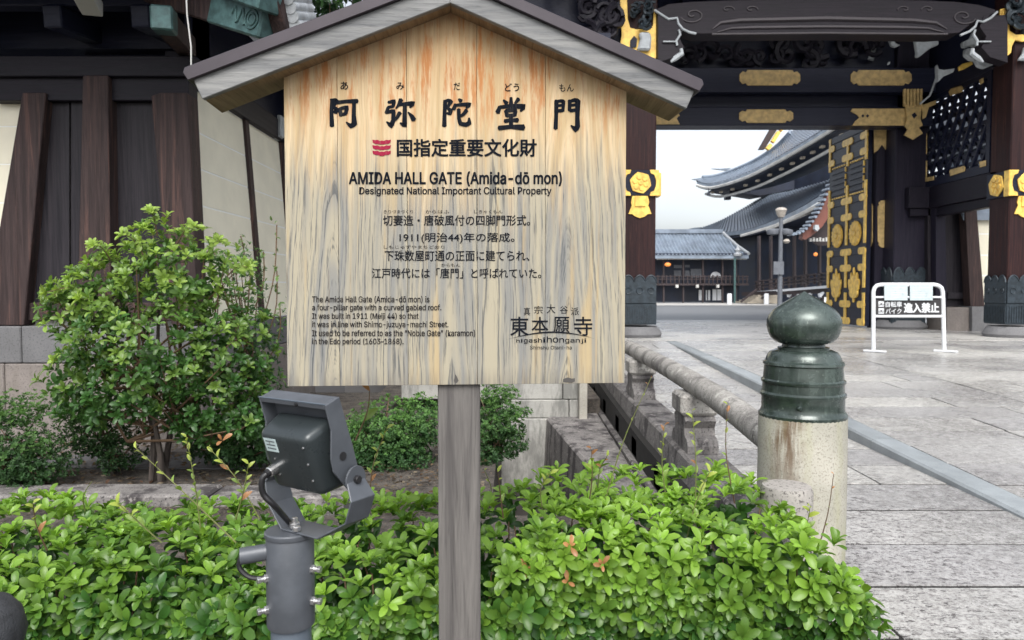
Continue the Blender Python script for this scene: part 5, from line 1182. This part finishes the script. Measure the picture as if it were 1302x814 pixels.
# ================================================================ WHITE BARRIER
bD = 11.2; bt = thing('barrier_sign', (P(1155, 447, bD).x, bD, zr(bD)), 'white tube barrier with two paper notices above a black panel lettered in Japanese', 'barrier')
def bp(u, v, d=0): return onp(u, v, (0, bD-d, 0), (0, -1, 0))
path = [bp(1110.5, 445), bp(1110.5, 380), bp(1110.5, 371), bp(1112, 366), bp(1115, 363.2), bp(1120, 362), bp(1188, 362), bp(1193, 363.2), bp(1197, 366), bp(1198.5, 371), bp(1199, 380), bp(1200.5, 445)]
MB().tube(path, .030, 12).build('tube_frame', M['white'], bt, smooth=True)
MB().tube([bp(1111, 378), bp(1199, 378)], .016, 10).build('cross_tube', M['white'], bt, smooth=True)
MB().tube([bp(1111, 402.3), bp(1200, 402.3)], .021, 10).build('cross_tube', M['white'], bt, smooth=True)
for u in (1110.5, 1200.5):
    a, b = bp(u-9, 446), bp(u+13, 449)
    a.z = b.z = zr(bD)+.018; a.y = bD+.10; b.y = bD-.14; a.x, b.x = bp(u, 446).x-.10, bp(u, 446).x+.12
    MB().beam(a, b, .07, .03).build('foot', M['white'], bt, bevel=.008)
MB().prism([bp(1113, 381, .0), bp(1198, 381), bp(1198.5, 400), bp(1113, 400)], (0, .012, 0)).build('black_panel', M['panelblack'], bt)
for a, b in ((1124.5, 1154), (1157, 1186)):
    pn = MB().prism([bp(a, 361.5, .034), bp(b, 361.5, .034), bp(b, 382, .034), bp(a, 382, .034)], (0, .004, 0)).build('paper_notice', M['paper'], bt)
    for k in range(5): MB().add([bp(a+3, 365.5+k*3, .036), bp(b-3-(k % 2)*5, 365.5+k*3, .036), bp(b-3-(k % 2)*5, 366.5+k*3, .036), bp(a+3, 366.5+k*3, .036)], [(0, 1, 2, 3)]).build('notice_text_line', plain('faint_print', (.52, .57, .58), .5), pn, fix=False)
def bl_(s, u0, v0, u1, v1, w): letter(s, 0, 0, 0, 0, w, 'white', 'lettering', place=lambda a, b: bp(lerp(u0, u1, a), lerp(v1, v0, b), .004), parent=bt, local=False)
bl_('自転車', 1126, 383.5, 1146.5, 390.5, .025); bl_('バイク', 1126, 392.5, 1146, 399, .02); bl_('進入禁止', 1149.5, 385.5, 1193.5, 397.5, .06)
for v in (383.2, 392): 
    pc = MB().add([bp(1117, v, .004), bp(1124, v, .004), bp(1124, v+7, .004), bp(1117, v+7, .004)], [(0, 1, 2, 3)]).build('pictogram_square', M['white'], bt, fix=False)
    for du in (1.8, 5.2): MB().tube([bp(1117+du+1.2*math.cos(t), v+4.4+1.2*math.sin(t), .008) for t in np.linspace(0, 6.28, 9)], .003, 4, False).build('pictogram_wheel', M['panelblack'], pc)
    MB().add([bp(1118.8, v+4, .009), bp(1120.5, v+1.6, .009), bp(1122, v+4.4, .009)], [(0, 1, 2)]).build('pictogram_frame', M['panelblack'], pc, fix=False)

# dark rounded ball top at the lower left corner
q = P(-22, 806, 1.0)
MB_ = MB().lathe((q.x, 1.0, q.z), [(.01, -.052), (.03, -.046), (.045, -.03), (.053, 0), (.047, .028), (.034, .045), (.018, .053), (.003, .056)], 32)
db = thing('dark_post', (q.x, 1.0, .09), 'dark grey rounded post top cut off at the lower left corner', 'bollard')
MB_.build('rounded_top', M['drygrey'], db, smooth=True); MB().tube([(q.x, 1.0, .05), (q.x, 1.0, q.z-.045)], .028, 20).build('post', M['drygrey'], db, smooth=True)

# ================================================================ PLANTS
def mats(dirs, nrm):
    x = dirs/np.linalg.norm(dirs, axis=1, keepdims=True); z = nrm-x*(nrm*x).sum(1, keepdims=True); z /= np.maximum(1e-6, np.linalg.norm(z, axis=1, keepdims=True)); y = np.cross(z, x)
    return np.stack([x, y, z], axis=2)
def leaf_tpl(kind):
    if kind == 'obovate': t = [0, .25, .55, .82, .97, 1.0]; w = [.03, .13, .21, .205, .10, .02]; curl = .10
    elif kind == 'oval': t = [0, .3, .65, .9, 1.0]; w = [.03, .2, .2, .1, .01]; curl = .12
    else:
        v = np.array([(0, 0, 0), (.5, -.26, .05), (.5, .26, .05), (1, 0, -.05)]); return v, [(0, 1, 3), (0, 3, 2)]
    vs = []
    for a, b in zip(t, w):
        z = curl*math.sin(a*math.pi)*.9-.10*a*a
        vs += [(a, -b, z+b*.35), (a, 0, z), (a, b, z+b*.35)]
    fs = []
    for i in range(len(t)-1):
        k = 3*i; fs += [(k, k+3, k+4, k+1), (k+1, k+4, k+5, k+2)]
    return np.array(vs), fs
def leaves_mesh(name, mat, parent, pos, dirs, nrm, size, col, kind, stuff=True):
    v, f = leaf_tpl(kind); Mx = mats(dirs, nrm); N_ = len(pos); o3 = np.array(off(parent)) if parent else np.zeros(3)
    V = np.einsum('nij,vj->nvi', Mx, v)*size[:, None, None]+(pos-o3)[:, None, :]
    nv = len(v); me = bpy.data.meshes.new(name)
    k = len(f[0]); fa = np.array(f)
    idx = (fa[None]+np.arange(N_)[:, None, None]*nv).reshape(-1)
    me.vertices.add(N_*nv); me.vertices.foreach_set('co', V.reshape(-1).astype(np.float32))
    nf = N_*len(f); me.loops.add(nf*k); me.loops.foreach_set('vertex_index', idx.astype(np.int32)); me.polygons.add(nf)
    me.polygons.foreach_set('loop_start', np.arange(0, nf*k, k, dtype=np.int32)); 
    me.update(calc_edges=True)
    a = me.color_attributes.new('col', 'FLOAT_COLOR', 'POINT'); c4 = np.ones((N_, nv, 4), np.float32); c4[:, :, :3] = col[:, None, :]; a.data.foreach_set('color', c4.reshape(-1))
    me.polygons.foreach_set('use_smooth', np.ones(nf, dtype=bool)); me.materials.append(mat)
    o = bpy.data.objects.new(name, me); COL.objects.link(o); o.parent = parent
    if stuff: o['kind'] = 'stuff'
    return o
def single_leaves(parent, mat, pos, dirs, nrm, size, col, kind, idx):
    """the largest visible leaves as objects of their own, sharing a few meshes by tone"""
    v, f = leaf_tpl(kind); Mx = mats(dirs, nrm); o3 = np.array(off(parent)); cache = {}
    for i in idx:
        key = tuple(np.round(col[i]*40).astype(int))
        if key not in cache:
            me = bpy.data.meshes.new('leaf'); me.from_pydata([tuple(q) for q in v], [], f); me.update()
            a = me.color_attributes.new('col', 'FLOAT_COLOR', 'POINT'); a.data.foreach_set('color', np.tile(np.append(col[i], 1), len(v)).astype(np.float32))
            for p in me.polygons: p.use_smooth = True
            me.materials.append(mat); cache[key] = me
        o = bpy.data.objects.new('leaf', cache[key]); COL.objects.link(o); o.parent = parent
        m4 = Matrix.Identity(4)
        for r in range(3):
            for c in range(3): m4[r][c] = Mx[i][r][c]*size[i]
            m4[r][3] = pos[i][r]-o3[r]
        o.matrix_local = m4
def pick_visible(pos, dirs, nrm, size, n, cell=11, block=None):
    best = {}
    for i in range(len(pos)):
        c = Vector(pos[i]+dirs[i]*size[i]*.6); u, v, d = proj(c)
        if not (4 < u < 1298 and 4 < v < 810): continue
        if block and block(u, v): continue
        vd = np.array(c-C0); vd /= np.linalg.norm(vd); nn = nrm[i]/np.linalg.norm(nrm[i])
        area = (size[i]/d)**2*(.25+abs(float(nn@vd)))
        k = (int(u//cell), int(v//cell))
        if k not in best or d < best[k][0]-.01: best[k] = (d, area, i)
    return [i for d, a, i in sorted(best.values(), key=lambda q: -q[1])[:n]]
def rosettes(pts, nrmls, nl, size, tones, young, spread=(15, 60)):
    """pts, outward normals; returns leaf arrays"""
    Pp, Dd, Nn, Sz, Cc = [], [], [], [], []
    for p, a, y in zip(pts, nrmls, young):
        a = a/np.linalg.norm(a); r0 = np.cross(a, [0.3, .2, 1] if abs(a[2]) < .9 else [1, 0, 0]); r0 /= np.linalg.norm(r0); r1 = np.cross(a, r0)
        k = int(rng.integers(nl[0], nl[1]+1)); ph = rng.random()*6.28
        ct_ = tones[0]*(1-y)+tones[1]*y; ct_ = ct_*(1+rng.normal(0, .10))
        for i in range(k):
            f = ph+i*2.4; e = math.radians(lerp(spread[1], spread[0], (i+.5)/k)+rng.normal(0, 9)); rad = r0*math.cos(f)+r1*math.sin(f)
            d = rad*math.cos(e)+a*math.sin(e); n = a*math.cos(e)-rad*math.sin(e)
            Pp.append(p+rad*.002-a*(i/k)*size*.22); Dd.append(d); Nn.append(n+rng.normal(0, .18, 3)); Sz.append(size*lerp(.70, 1.12, i/k)*rng.uniform(.75, 1.25))
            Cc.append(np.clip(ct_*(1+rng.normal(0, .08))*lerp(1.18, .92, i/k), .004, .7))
    return [np.array(q) for q in (Pp, Dd, Nn, Sz, Cc)]
def qcol(c, q=3): return c
# ---- clipped hedge
hg = thing('hedge', (-.6, 2.6, .05), 'glossy bright green hedge along the foot of the notice board', 'hedge')
def htop(x):   # height of the hedge top
    return interp(x, [-3.2, -2.0, -1.2, -.7, -.3, -.05, .2, .5, .8, .95, 1.08, 1.2], [.445, .445, .47, .48, .505, .54, .57, .59, .60, .56, .41, .27])+.018*math.sin(x*9)+.02*math.sin(x*3.1+1)
yF, yB = 2.13, 3.0
pts, nr, yg = [], [], []
while len(pts) < 3000:
    x = rng.uniform(-2.9, 1.10); t = rng.random(); h = htop(x)
    yb_ = yB-.12*(x > .7)*(x-.7)/.4
    # profile: front face bulges, then rounded shoulder, then flat top
    if t < .60:
        s = t/.60; z = .08+s*(h-.20); y = yF+.06*math.sin(x*4)+.03*math.cos(x*11+z*9)+.10*(1-s)**2+.02; n = np.array([0, -1, .35])
    elif t < .75:
        s = (t-.60)/.15*math.pi/2; z = h-.12+.12*math.sin(s); y = yF+.02+.06*math.sin(x*4)+.12*(1-math.cos(s)); n = np.array([0, -math.cos(s), math.sin(s)+.3])
    else:
        s = (t-.75)/.25; y = yF+.14+s*(yb_-yF-.14); z = h+.02*math.sin(y*8+x*5); n = np.array([0, -.15, 1])
    if x > .92: n = n+np.array([(x-.92)*5, 0, 0])
    dpt = abs(rng.normal(0, .028)); n = n+rng.normal(0, .22, 3); nn_ = n/np.linalg.norm(n)
    p = np.array([x, y, z])-nn_*(dpt-.015); 
    if rng.random() < .05: p += nn_*rng.uniform(.02, .06)
    pts.append(p); nr.append(n); yg.append(np.clip((z-.27)/.30-.02+rng.normal(0, .22), 0, 1)*(1 if dpt < .03 else .5))  # darker low down: older leaves, plus the hedge's natural shading put into the colour
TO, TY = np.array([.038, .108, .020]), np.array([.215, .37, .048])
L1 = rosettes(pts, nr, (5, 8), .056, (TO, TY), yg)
# inner filler
ip, inr, iy = [], [], []
for _ in range(1200):
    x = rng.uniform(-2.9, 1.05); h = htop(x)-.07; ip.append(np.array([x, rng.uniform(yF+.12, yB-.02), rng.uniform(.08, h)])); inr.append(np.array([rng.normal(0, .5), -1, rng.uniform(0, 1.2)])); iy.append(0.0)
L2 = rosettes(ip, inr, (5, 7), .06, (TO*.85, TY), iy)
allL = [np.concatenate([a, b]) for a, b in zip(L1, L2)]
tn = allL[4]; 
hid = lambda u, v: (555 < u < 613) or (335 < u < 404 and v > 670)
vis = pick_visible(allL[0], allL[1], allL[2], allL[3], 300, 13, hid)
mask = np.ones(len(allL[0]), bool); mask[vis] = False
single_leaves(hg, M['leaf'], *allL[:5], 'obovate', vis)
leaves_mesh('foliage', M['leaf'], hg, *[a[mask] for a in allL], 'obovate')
core = MB()
for x in np.arange(-2.9, 1.05, .045):
    h = htop(x); x = x+random.uniform(-.02, .02); yy = random.uniform(yF+.15, yB-.1)
    q0 = Vector((x, yy, .02)); q1 = Vector((x+random.uniform(-.08, .08), yy+random.uniform(-.12, .08), h-.05)); mid_ = q0.lerp(q1, .5)+Vector((random.uniform(-.03, .03), random.uniform(-.03, .03), 0))
    core.tube([q0, mid_, q1], [.006, .004, .0025], 5)
tag(core.build('stems', M['twig'], hg), kind='stuff')
# long new shoots standing above the hedge: (base px, tip px, depth, leaf count, leaf size)
sh = [((300, 690), (173, 570), 2.35, 9, .034), ((256, 680), (237, 556), 2.45, 12, .032), ((330, 660), (266, 570), 2.4, 8, .036), ((300, 660), (316, 590), 2.3, 7, .04), ((470, 650), (492, 545), 2.5, 9, .034), ((452, 560), (470, 497), 2.15, 2, .06), ((108, 650), (117, 612), 2.6, 1, .015),
      ((568, 640), (567, 574), 2.6, 7, .022), ((620, 650), (616, 598), 2.5, 3, .02), ((745, 660), (752, 572), 2.35, 7, .045), ((768, 640), (828, 480), 2.45, 8, .018), ((760, 620), (772, 580), 2.4, 4, .03), ((848, 640), (845, 542), 2.6, 8, .036), ((884, 640), (880, 524), 2.55, 8, .036), ((934, 640), (925, 515), 2.6, 7, .03),
      ((1040, 700), (1060, 603), 2.62, 4, .02), ((1022, 690), (1030, 645), 2.55, 5, .05), ((640, 660), (633, 600), 2.3, 4, .03), ((690, 650), (700, 602), 2.3, 6, .04), ((60, 700), (42, 640), 2.3, 6, .04), ((205, 690), (150, 640), 2.25, 6, .045), ((870, 700), (902, 600), 2.3, 7, .04), ((1050, 800), (1098, 765), 2.25, 6, .03)]
yc = {'y': np.array([.40, .48, .10]), 'b': np.array([.42, .20, .09]), 'g': np.array([.25, .36, .09])}
for (b_, t2, D, n, ls) in sh:
    p0, p1 = P(*b_, D+.12), P(*t2, D); md = p0.lerp(p1, .5)+Vector((random.uniform(-.02, .02), 0, random.uniform(0, .02)))
    path = resamp([p0, md, p1], 10)
    MB().tube(path, [.0028-.0002*i for i in range(10)], 5).build('shoot', M['greenstem'] if random.random() < .6 else M['twig'], hg, smooth=True)
    pos, dr, nm, szs, cc = [], [], [], [], []
    for k in range(n):
        t = .35+.65*k/max(1, n-1); f = t*9; i = min(int(f), 8); p = path[i].lerp(path[i+1], f-i); ax = (path[min(i+1, 9)]-path[max(i-1, 0)]).normalized()
        a = random.uniform(0, 6.28)*.3+k*2.4; sd_ = Vector((math.cos(a), math.sin(a)*.7, .0)); d = (ax*.75+sd_*.8).normalized()
        pos.append(np.array(p)); dr.append(np.array(d)); nm.append(np.array((ax-d*.3+Vector((0, -.5, .3))))); szs.append(ls*random.uniform(.7, 1.15)*(1.1-.35*t))
        c = yc['b'] if (k > n-3 and t2[0] in (828, 1060, 845, 752, 1124)) or random.random() < .08 else (yc['y'] if t > .6 else yc['g']); cc.append(c*random.uniform(.8, 1.1))
    if pos: leaves_mesh('shoot_leaves', M['leaf'], hg, np.array(pos), np.array(dr), np.array(nm), np.array(szs), np.array(cc), 'oval')
# a few bronze young leaves in the hedge
for u, v, D in ((725, 695, 2.2), (722, 740, 2.18), (766, 718, 2.2), (1108, 800, 2.2), (282, 560, 2.35), (670, 722, 2.2)):
    c = P(u, v, D-.03); L = rosettes([np.array(c)], [np.array([0., -1, .6])], (3, 5), .032, (yc['b'], yc['b']), [1.])
    leaves_mesh('bronze_leaves', M['leaf'], hg, *L, 'obovate')

def shrub(name, base, label, blobs, nros, lsz, tones, seed, trunk, kind='obovate', nl=(5, 8), singles=0, mat='leaf', stems=18, young_top=True, group=None, cell=9, fill=.35):
    r_ = np.random.default_rng(seed); t = thing(name, base, label, 'shrub' if 'tree' not in name else 'tree', group)
    b = np.array(base); pts, nr, yg = [], [], []
    vol = np.array([c[3]*c[5] for c in blobs]); vol = vol/vol.sum()
    zmin = min(c[2]-c[5] for c in blobs); zmax = max(c[2]+c[5] for c in blobs)
    for _ in range(nros):
        c = blobs[r_.choice(len(blobs), p=vol)]; d = r_.normal(0, 1, 3); d /= np.linalg.norm(d)
        if d[1] > .35 and r_.random() < .7: d[1] = -d[1]
        rr = 1-abs(r_.normal(0, .12)) if r_.random() > fill else r_.uniform(.4, .9)
        rad = np.array(c[3:6]); bump = 1+.28*mnoise.noise(Vector(d)*2.3+Vector((seed, 0, c[0])))
        p = np.array(c[:3])+d*rad*rr*bump; n = d/rad; n /= np.linalg.norm(n); n = n*.8+np.array([0, -.1, .7])+r_.normal(0, .25, 3)
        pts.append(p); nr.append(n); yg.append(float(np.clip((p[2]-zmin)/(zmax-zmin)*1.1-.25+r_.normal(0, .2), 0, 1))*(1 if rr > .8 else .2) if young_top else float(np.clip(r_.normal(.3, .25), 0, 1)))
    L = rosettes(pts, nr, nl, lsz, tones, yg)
    if singles:
        vis = pick_visible(*L[:4], singles, cell, lambda u, v: u > 358); mask = np.ones(len(L[0]), bool); mask[vis] = False
        single_leaves(t, M[mat], *L, kind, vis); L = [a[mask] for a in L]
    leaves_mesh('foliage', M[mat], t, *L, kind)
    tb = MB(); ce = np.mean([c[:3] for c in blobs], axis=0)
    for k in range(trunk[0]):
        a = 2*math.pi*k/trunk[0]+.4; p0 = Vector(base)+Vector((math.cos(a)*trunk[2], math.sin(a)*trunk[2], -.06)); c = blobs[k % len(blobs)]
        p2 = Vector(c[:3]); p1 = p0.lerp(p2, .45)+Vector((random.uniform(-.04, .04), 0, random.uniform(0, .1))); tb.tube([p0, p0.lerp(p1, .5)+Vector((random.uniform(-.02, .02), 0, 0)), p1, p2], [trunk[1], trunk[1]*.85, trunk[1]*.6, trunk[1]*.2], 8)
    tb.build('trunk', M['bark'], t, smooth=True)
    sb = MB()
    for k in range(stems):
        i = int(r_.integers(len(pts))); q = Vector(pts[i]); c = Vector(blobs[int(r_.integers(len(blobs)))][:3]); s0 = Vector(base).lerp(c, .55); sb.tube([s0, s0.lerp(q, .5)+Vector((0, 0, -.03)), q], [.010, .007, .003], 4)
    if stems: tag(sb.build('twigs', M['twig'], t), kind='stuff')
    return t
bz_ = P(205, 604, 4.85)
def bl(u, v, D, ru, ry_, rv): c = P(u, v, D); k = D/F; return (c.x, c.y, c.z, ru*k, ry_, rv*k)
# round shrub in the middle left
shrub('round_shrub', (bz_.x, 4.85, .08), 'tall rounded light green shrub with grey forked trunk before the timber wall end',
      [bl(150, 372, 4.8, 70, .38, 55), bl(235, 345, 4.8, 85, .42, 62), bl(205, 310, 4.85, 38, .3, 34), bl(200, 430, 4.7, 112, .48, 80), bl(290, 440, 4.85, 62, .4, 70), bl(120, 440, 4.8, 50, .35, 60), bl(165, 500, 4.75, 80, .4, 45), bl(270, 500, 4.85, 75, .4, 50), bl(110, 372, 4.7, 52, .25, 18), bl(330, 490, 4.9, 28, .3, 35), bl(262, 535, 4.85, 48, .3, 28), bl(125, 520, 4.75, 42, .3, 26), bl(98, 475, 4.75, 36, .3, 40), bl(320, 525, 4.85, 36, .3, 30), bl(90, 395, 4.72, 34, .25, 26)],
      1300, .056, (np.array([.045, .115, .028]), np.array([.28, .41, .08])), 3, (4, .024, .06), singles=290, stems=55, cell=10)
for (u, v, du, dv) in ((120, 372, -62, 0), (200, 300, -8, -32), (225, 310, 22, -22), (140, 330, -22, -18), (290, 350, 25, -10), (110, 450, -40, 8), (160, 400, -60, -20), (180, 320, -25, -22), (260, 330, 18, -24)):
    rs_ = bpy.data.objects['round_shrub']; p0, p1 = P(u, v, 4.6), P(u+du, v+dv, 4.45); path = resamp([p0, p0.lerp(p1, .5)+Vector((0, 0, .03)), p1], 8)
    MB().tube(path, [.005-.0004*i for i in range(8)], 5).build('spray_twig', M['twig'], rs_)
    L = rosettes([np.array(path[k]) for k in (3, 5, 7, 7)], [np.array(p1-p0)+np.array([0, -.02, .06])]*4, (5, 8), .055, (np.array([.05, .12, .03]), np.array([.30, .42, .09])), [.4, .7, 1., .9])
    leaves_mesh('spray_leaves', M['leaf'], rs_, *L, 'obovate')
# finer dark shrub with whips against the plaster
fs_ = shrub('fine_leaved_shrub', (P(325, 600, 5.3).x, 5.25, .08), 'darker fine-leaved shrub with thin whips against the cream plaster wall',
      [bl(300, 350, 5.25, 34, .2, 34), bl(325, 410, 5.25, 38, .25, 50), bl(330, 480, 5.25, 30, .25, 60), bl(318, 330, 5.2, 18, .15, 20), bl(345, 540, 5.2, 26, .25, 50)], 520, .036, (np.array([.035, .085, .035]), np.array([.10, .2, .06])), 5, (3, .012, .05), 'oval', (3, 6), stems=30)
for b_, t2 in (((330, 420), (352, 286)), ((320, 400), (335, 320)), ((335, 440), (352, 345)), ((300, 350), (306, 300)), ((340, 460), (356, 392)), ((290, 350), (272, 322))):
    p0, p1 = P(*b_, 5.2), P(*t2, 5.1); path = resamp([p0, p0.lerp(p1, .5)+Vector((.04, 0, 0)), p1], 8); MB().tube(path, .0045, 5).build('whip', M['twig'], fs_)
    ps = [np.array(path[min(7, 2+k//2)])+rng.normal(0, .015, 3) for k in range(12)]
    leaves_mesh('whip_leaves', M['leaf'], fs_, np.array(ps), rng.normal(0, 1, (12, 3)), np.tile([0, -.6, .8], (12, 1))+rng.normal(0, .2, (12, 3)), rng.uniform(.03, .05, 12), np.tile([.12, .2, .06], (12, 1))*rng.uniform(.7, 1.3, (12, 1)), 'oval')
g_ = (np.array([.028, .075, .022]), np.array([.09, .19, .04]))
shrub('low_shrub', (P(30, 600, 4.75).x, 4.8, .1), 'low dense dark green small-leaved shrub cut off by the left edge', [bl(25, 560, 4.75, 70, .4, 52), bl(-30, 570, 4.7, 60, .4, 50), bl(55, 585, 4.7, 42, .3, 34), bl(15, 520, 4.75, 38, .3, 22)], 2300, .026, g_, 11, (3, .02, .04), 'small', (5, 7), mat='leafmatt', stems=20)
shrub('low_shrub', (P(148, 604, 5.0).x, 5.0, .1), 'small dark airy shrub with bare stems left of the forked grey trunk', [bl(135, 545, 5.1, 42, .3, 32), bl(120, 515, 5.1, 35, .3, 24), bl(155, 575, 5.0, 28, .2, 22)], 900, .03, (g_[0]*.8, g_[1]*.7), 12, (4, .010, .04), 'small', (4, 6), mat='leafmatt', stems=20)
shrub('low_shrub', (P(505, 604, 5.5).x, 5.5, .1), 'low mid green mounded shrub seen below the board left of its post', [bl(500, 545, 5.5, 58, .4, 40), bl(470, 560, 5.4, 40, .3, 36), bl(535, 535, 5.5, 36, .3, 34), bl(500, 575, 5.4, 55, .3, 25)], 2300, .028, (g_[0]*1.2, g_[1]*1.25), 13, (3, .02, .05), 'small', (5, 7), mat='leafmatt', stems=20)
shrub('low_shrub', (P(618, 600, 5.6).x, 5.6, .1), 'low tiered green shrub seen below the board right of its post', [bl(632, 500, 5.7, 28, .25, 14), bl(625, 540, 5.6, 42, .3, 20), bl(640, 522, 5.6, 34, .25, 12), bl(612, 575, 5.6, 35, .3, 25), bl(650, 560, 5.6, 22, .2, 20)], 1300, .028, g_, 14, (3, .018, .04), 'small', (5, 7), mat='leafmatt', stems=20)
shrub('low_shrub', (P(330, 600, 5.1).x, 5.15, .1), 'low dark leafy shrub half hidden behind the floodlight', [bl(315, 560, 5.1, 55, .3, 30), bl(350, 530, 5.2, 30, .2, 30), bl(270, 565, 5.2, 30, .2, 22)], 900, .034, (g_[0], g_[1]*.8), 15, (3, .014, .05), 'small', (5, 7), mat='leafmatt', stems=15)
# tree behind the roof corner
tz = P(425, 20, 11.2)
shrub('leafy_tree', (tz.x, 11.2, .3), 'dark leafy tree crown behind the peak of the notice board roof', [bl(425, 0, 11.2, 65, 1., 40), bl(390, -40, 11.2, 60, 1., 50), bl(480, -60, 11.2, 90, 1., 50), bl(420, 60, 11.4, 50, .7, 40)], 1500, .10, (np.array([.03, .08, .03]), np.array([.10, .2, .06])), 21, (3, .10, .1), 'oval', (5, 7), stems=40)
# leaf litter
lp_, N2 = [], 2600
x = rng.uniform(-6, -0.2, N2); y = rng.uniform(4.45, 5.9, N2)
lit = leaves_mesh('leaf_litter', M['leafmatt'], None, np.stack([x, y, np.where(y > 5.56, .128, np.where(y > 5.15, .1, .088))+rng.uniform(0, .012, N2)], 1), np.stack([rng.normal(0, 1, N2), rng.normal(0, 1, N2), rng.normal(0, .12, N2)], 1), np.tile([0, 0, 1.], (N2, 1))+rng.normal(0, .3, (N2, 3)), rng.uniform(.025, .055, N2),
    np.array([(.10, .055, .035), (.15, .10, .06), (.07, .05, .035), (.22, .18, .13)])[rng.integers(0, 4, N2)], 'small')
tag(lit, 'brown fallen leaves scattered on the soil under the shrubs', 'leaf litter', kind='stuff')
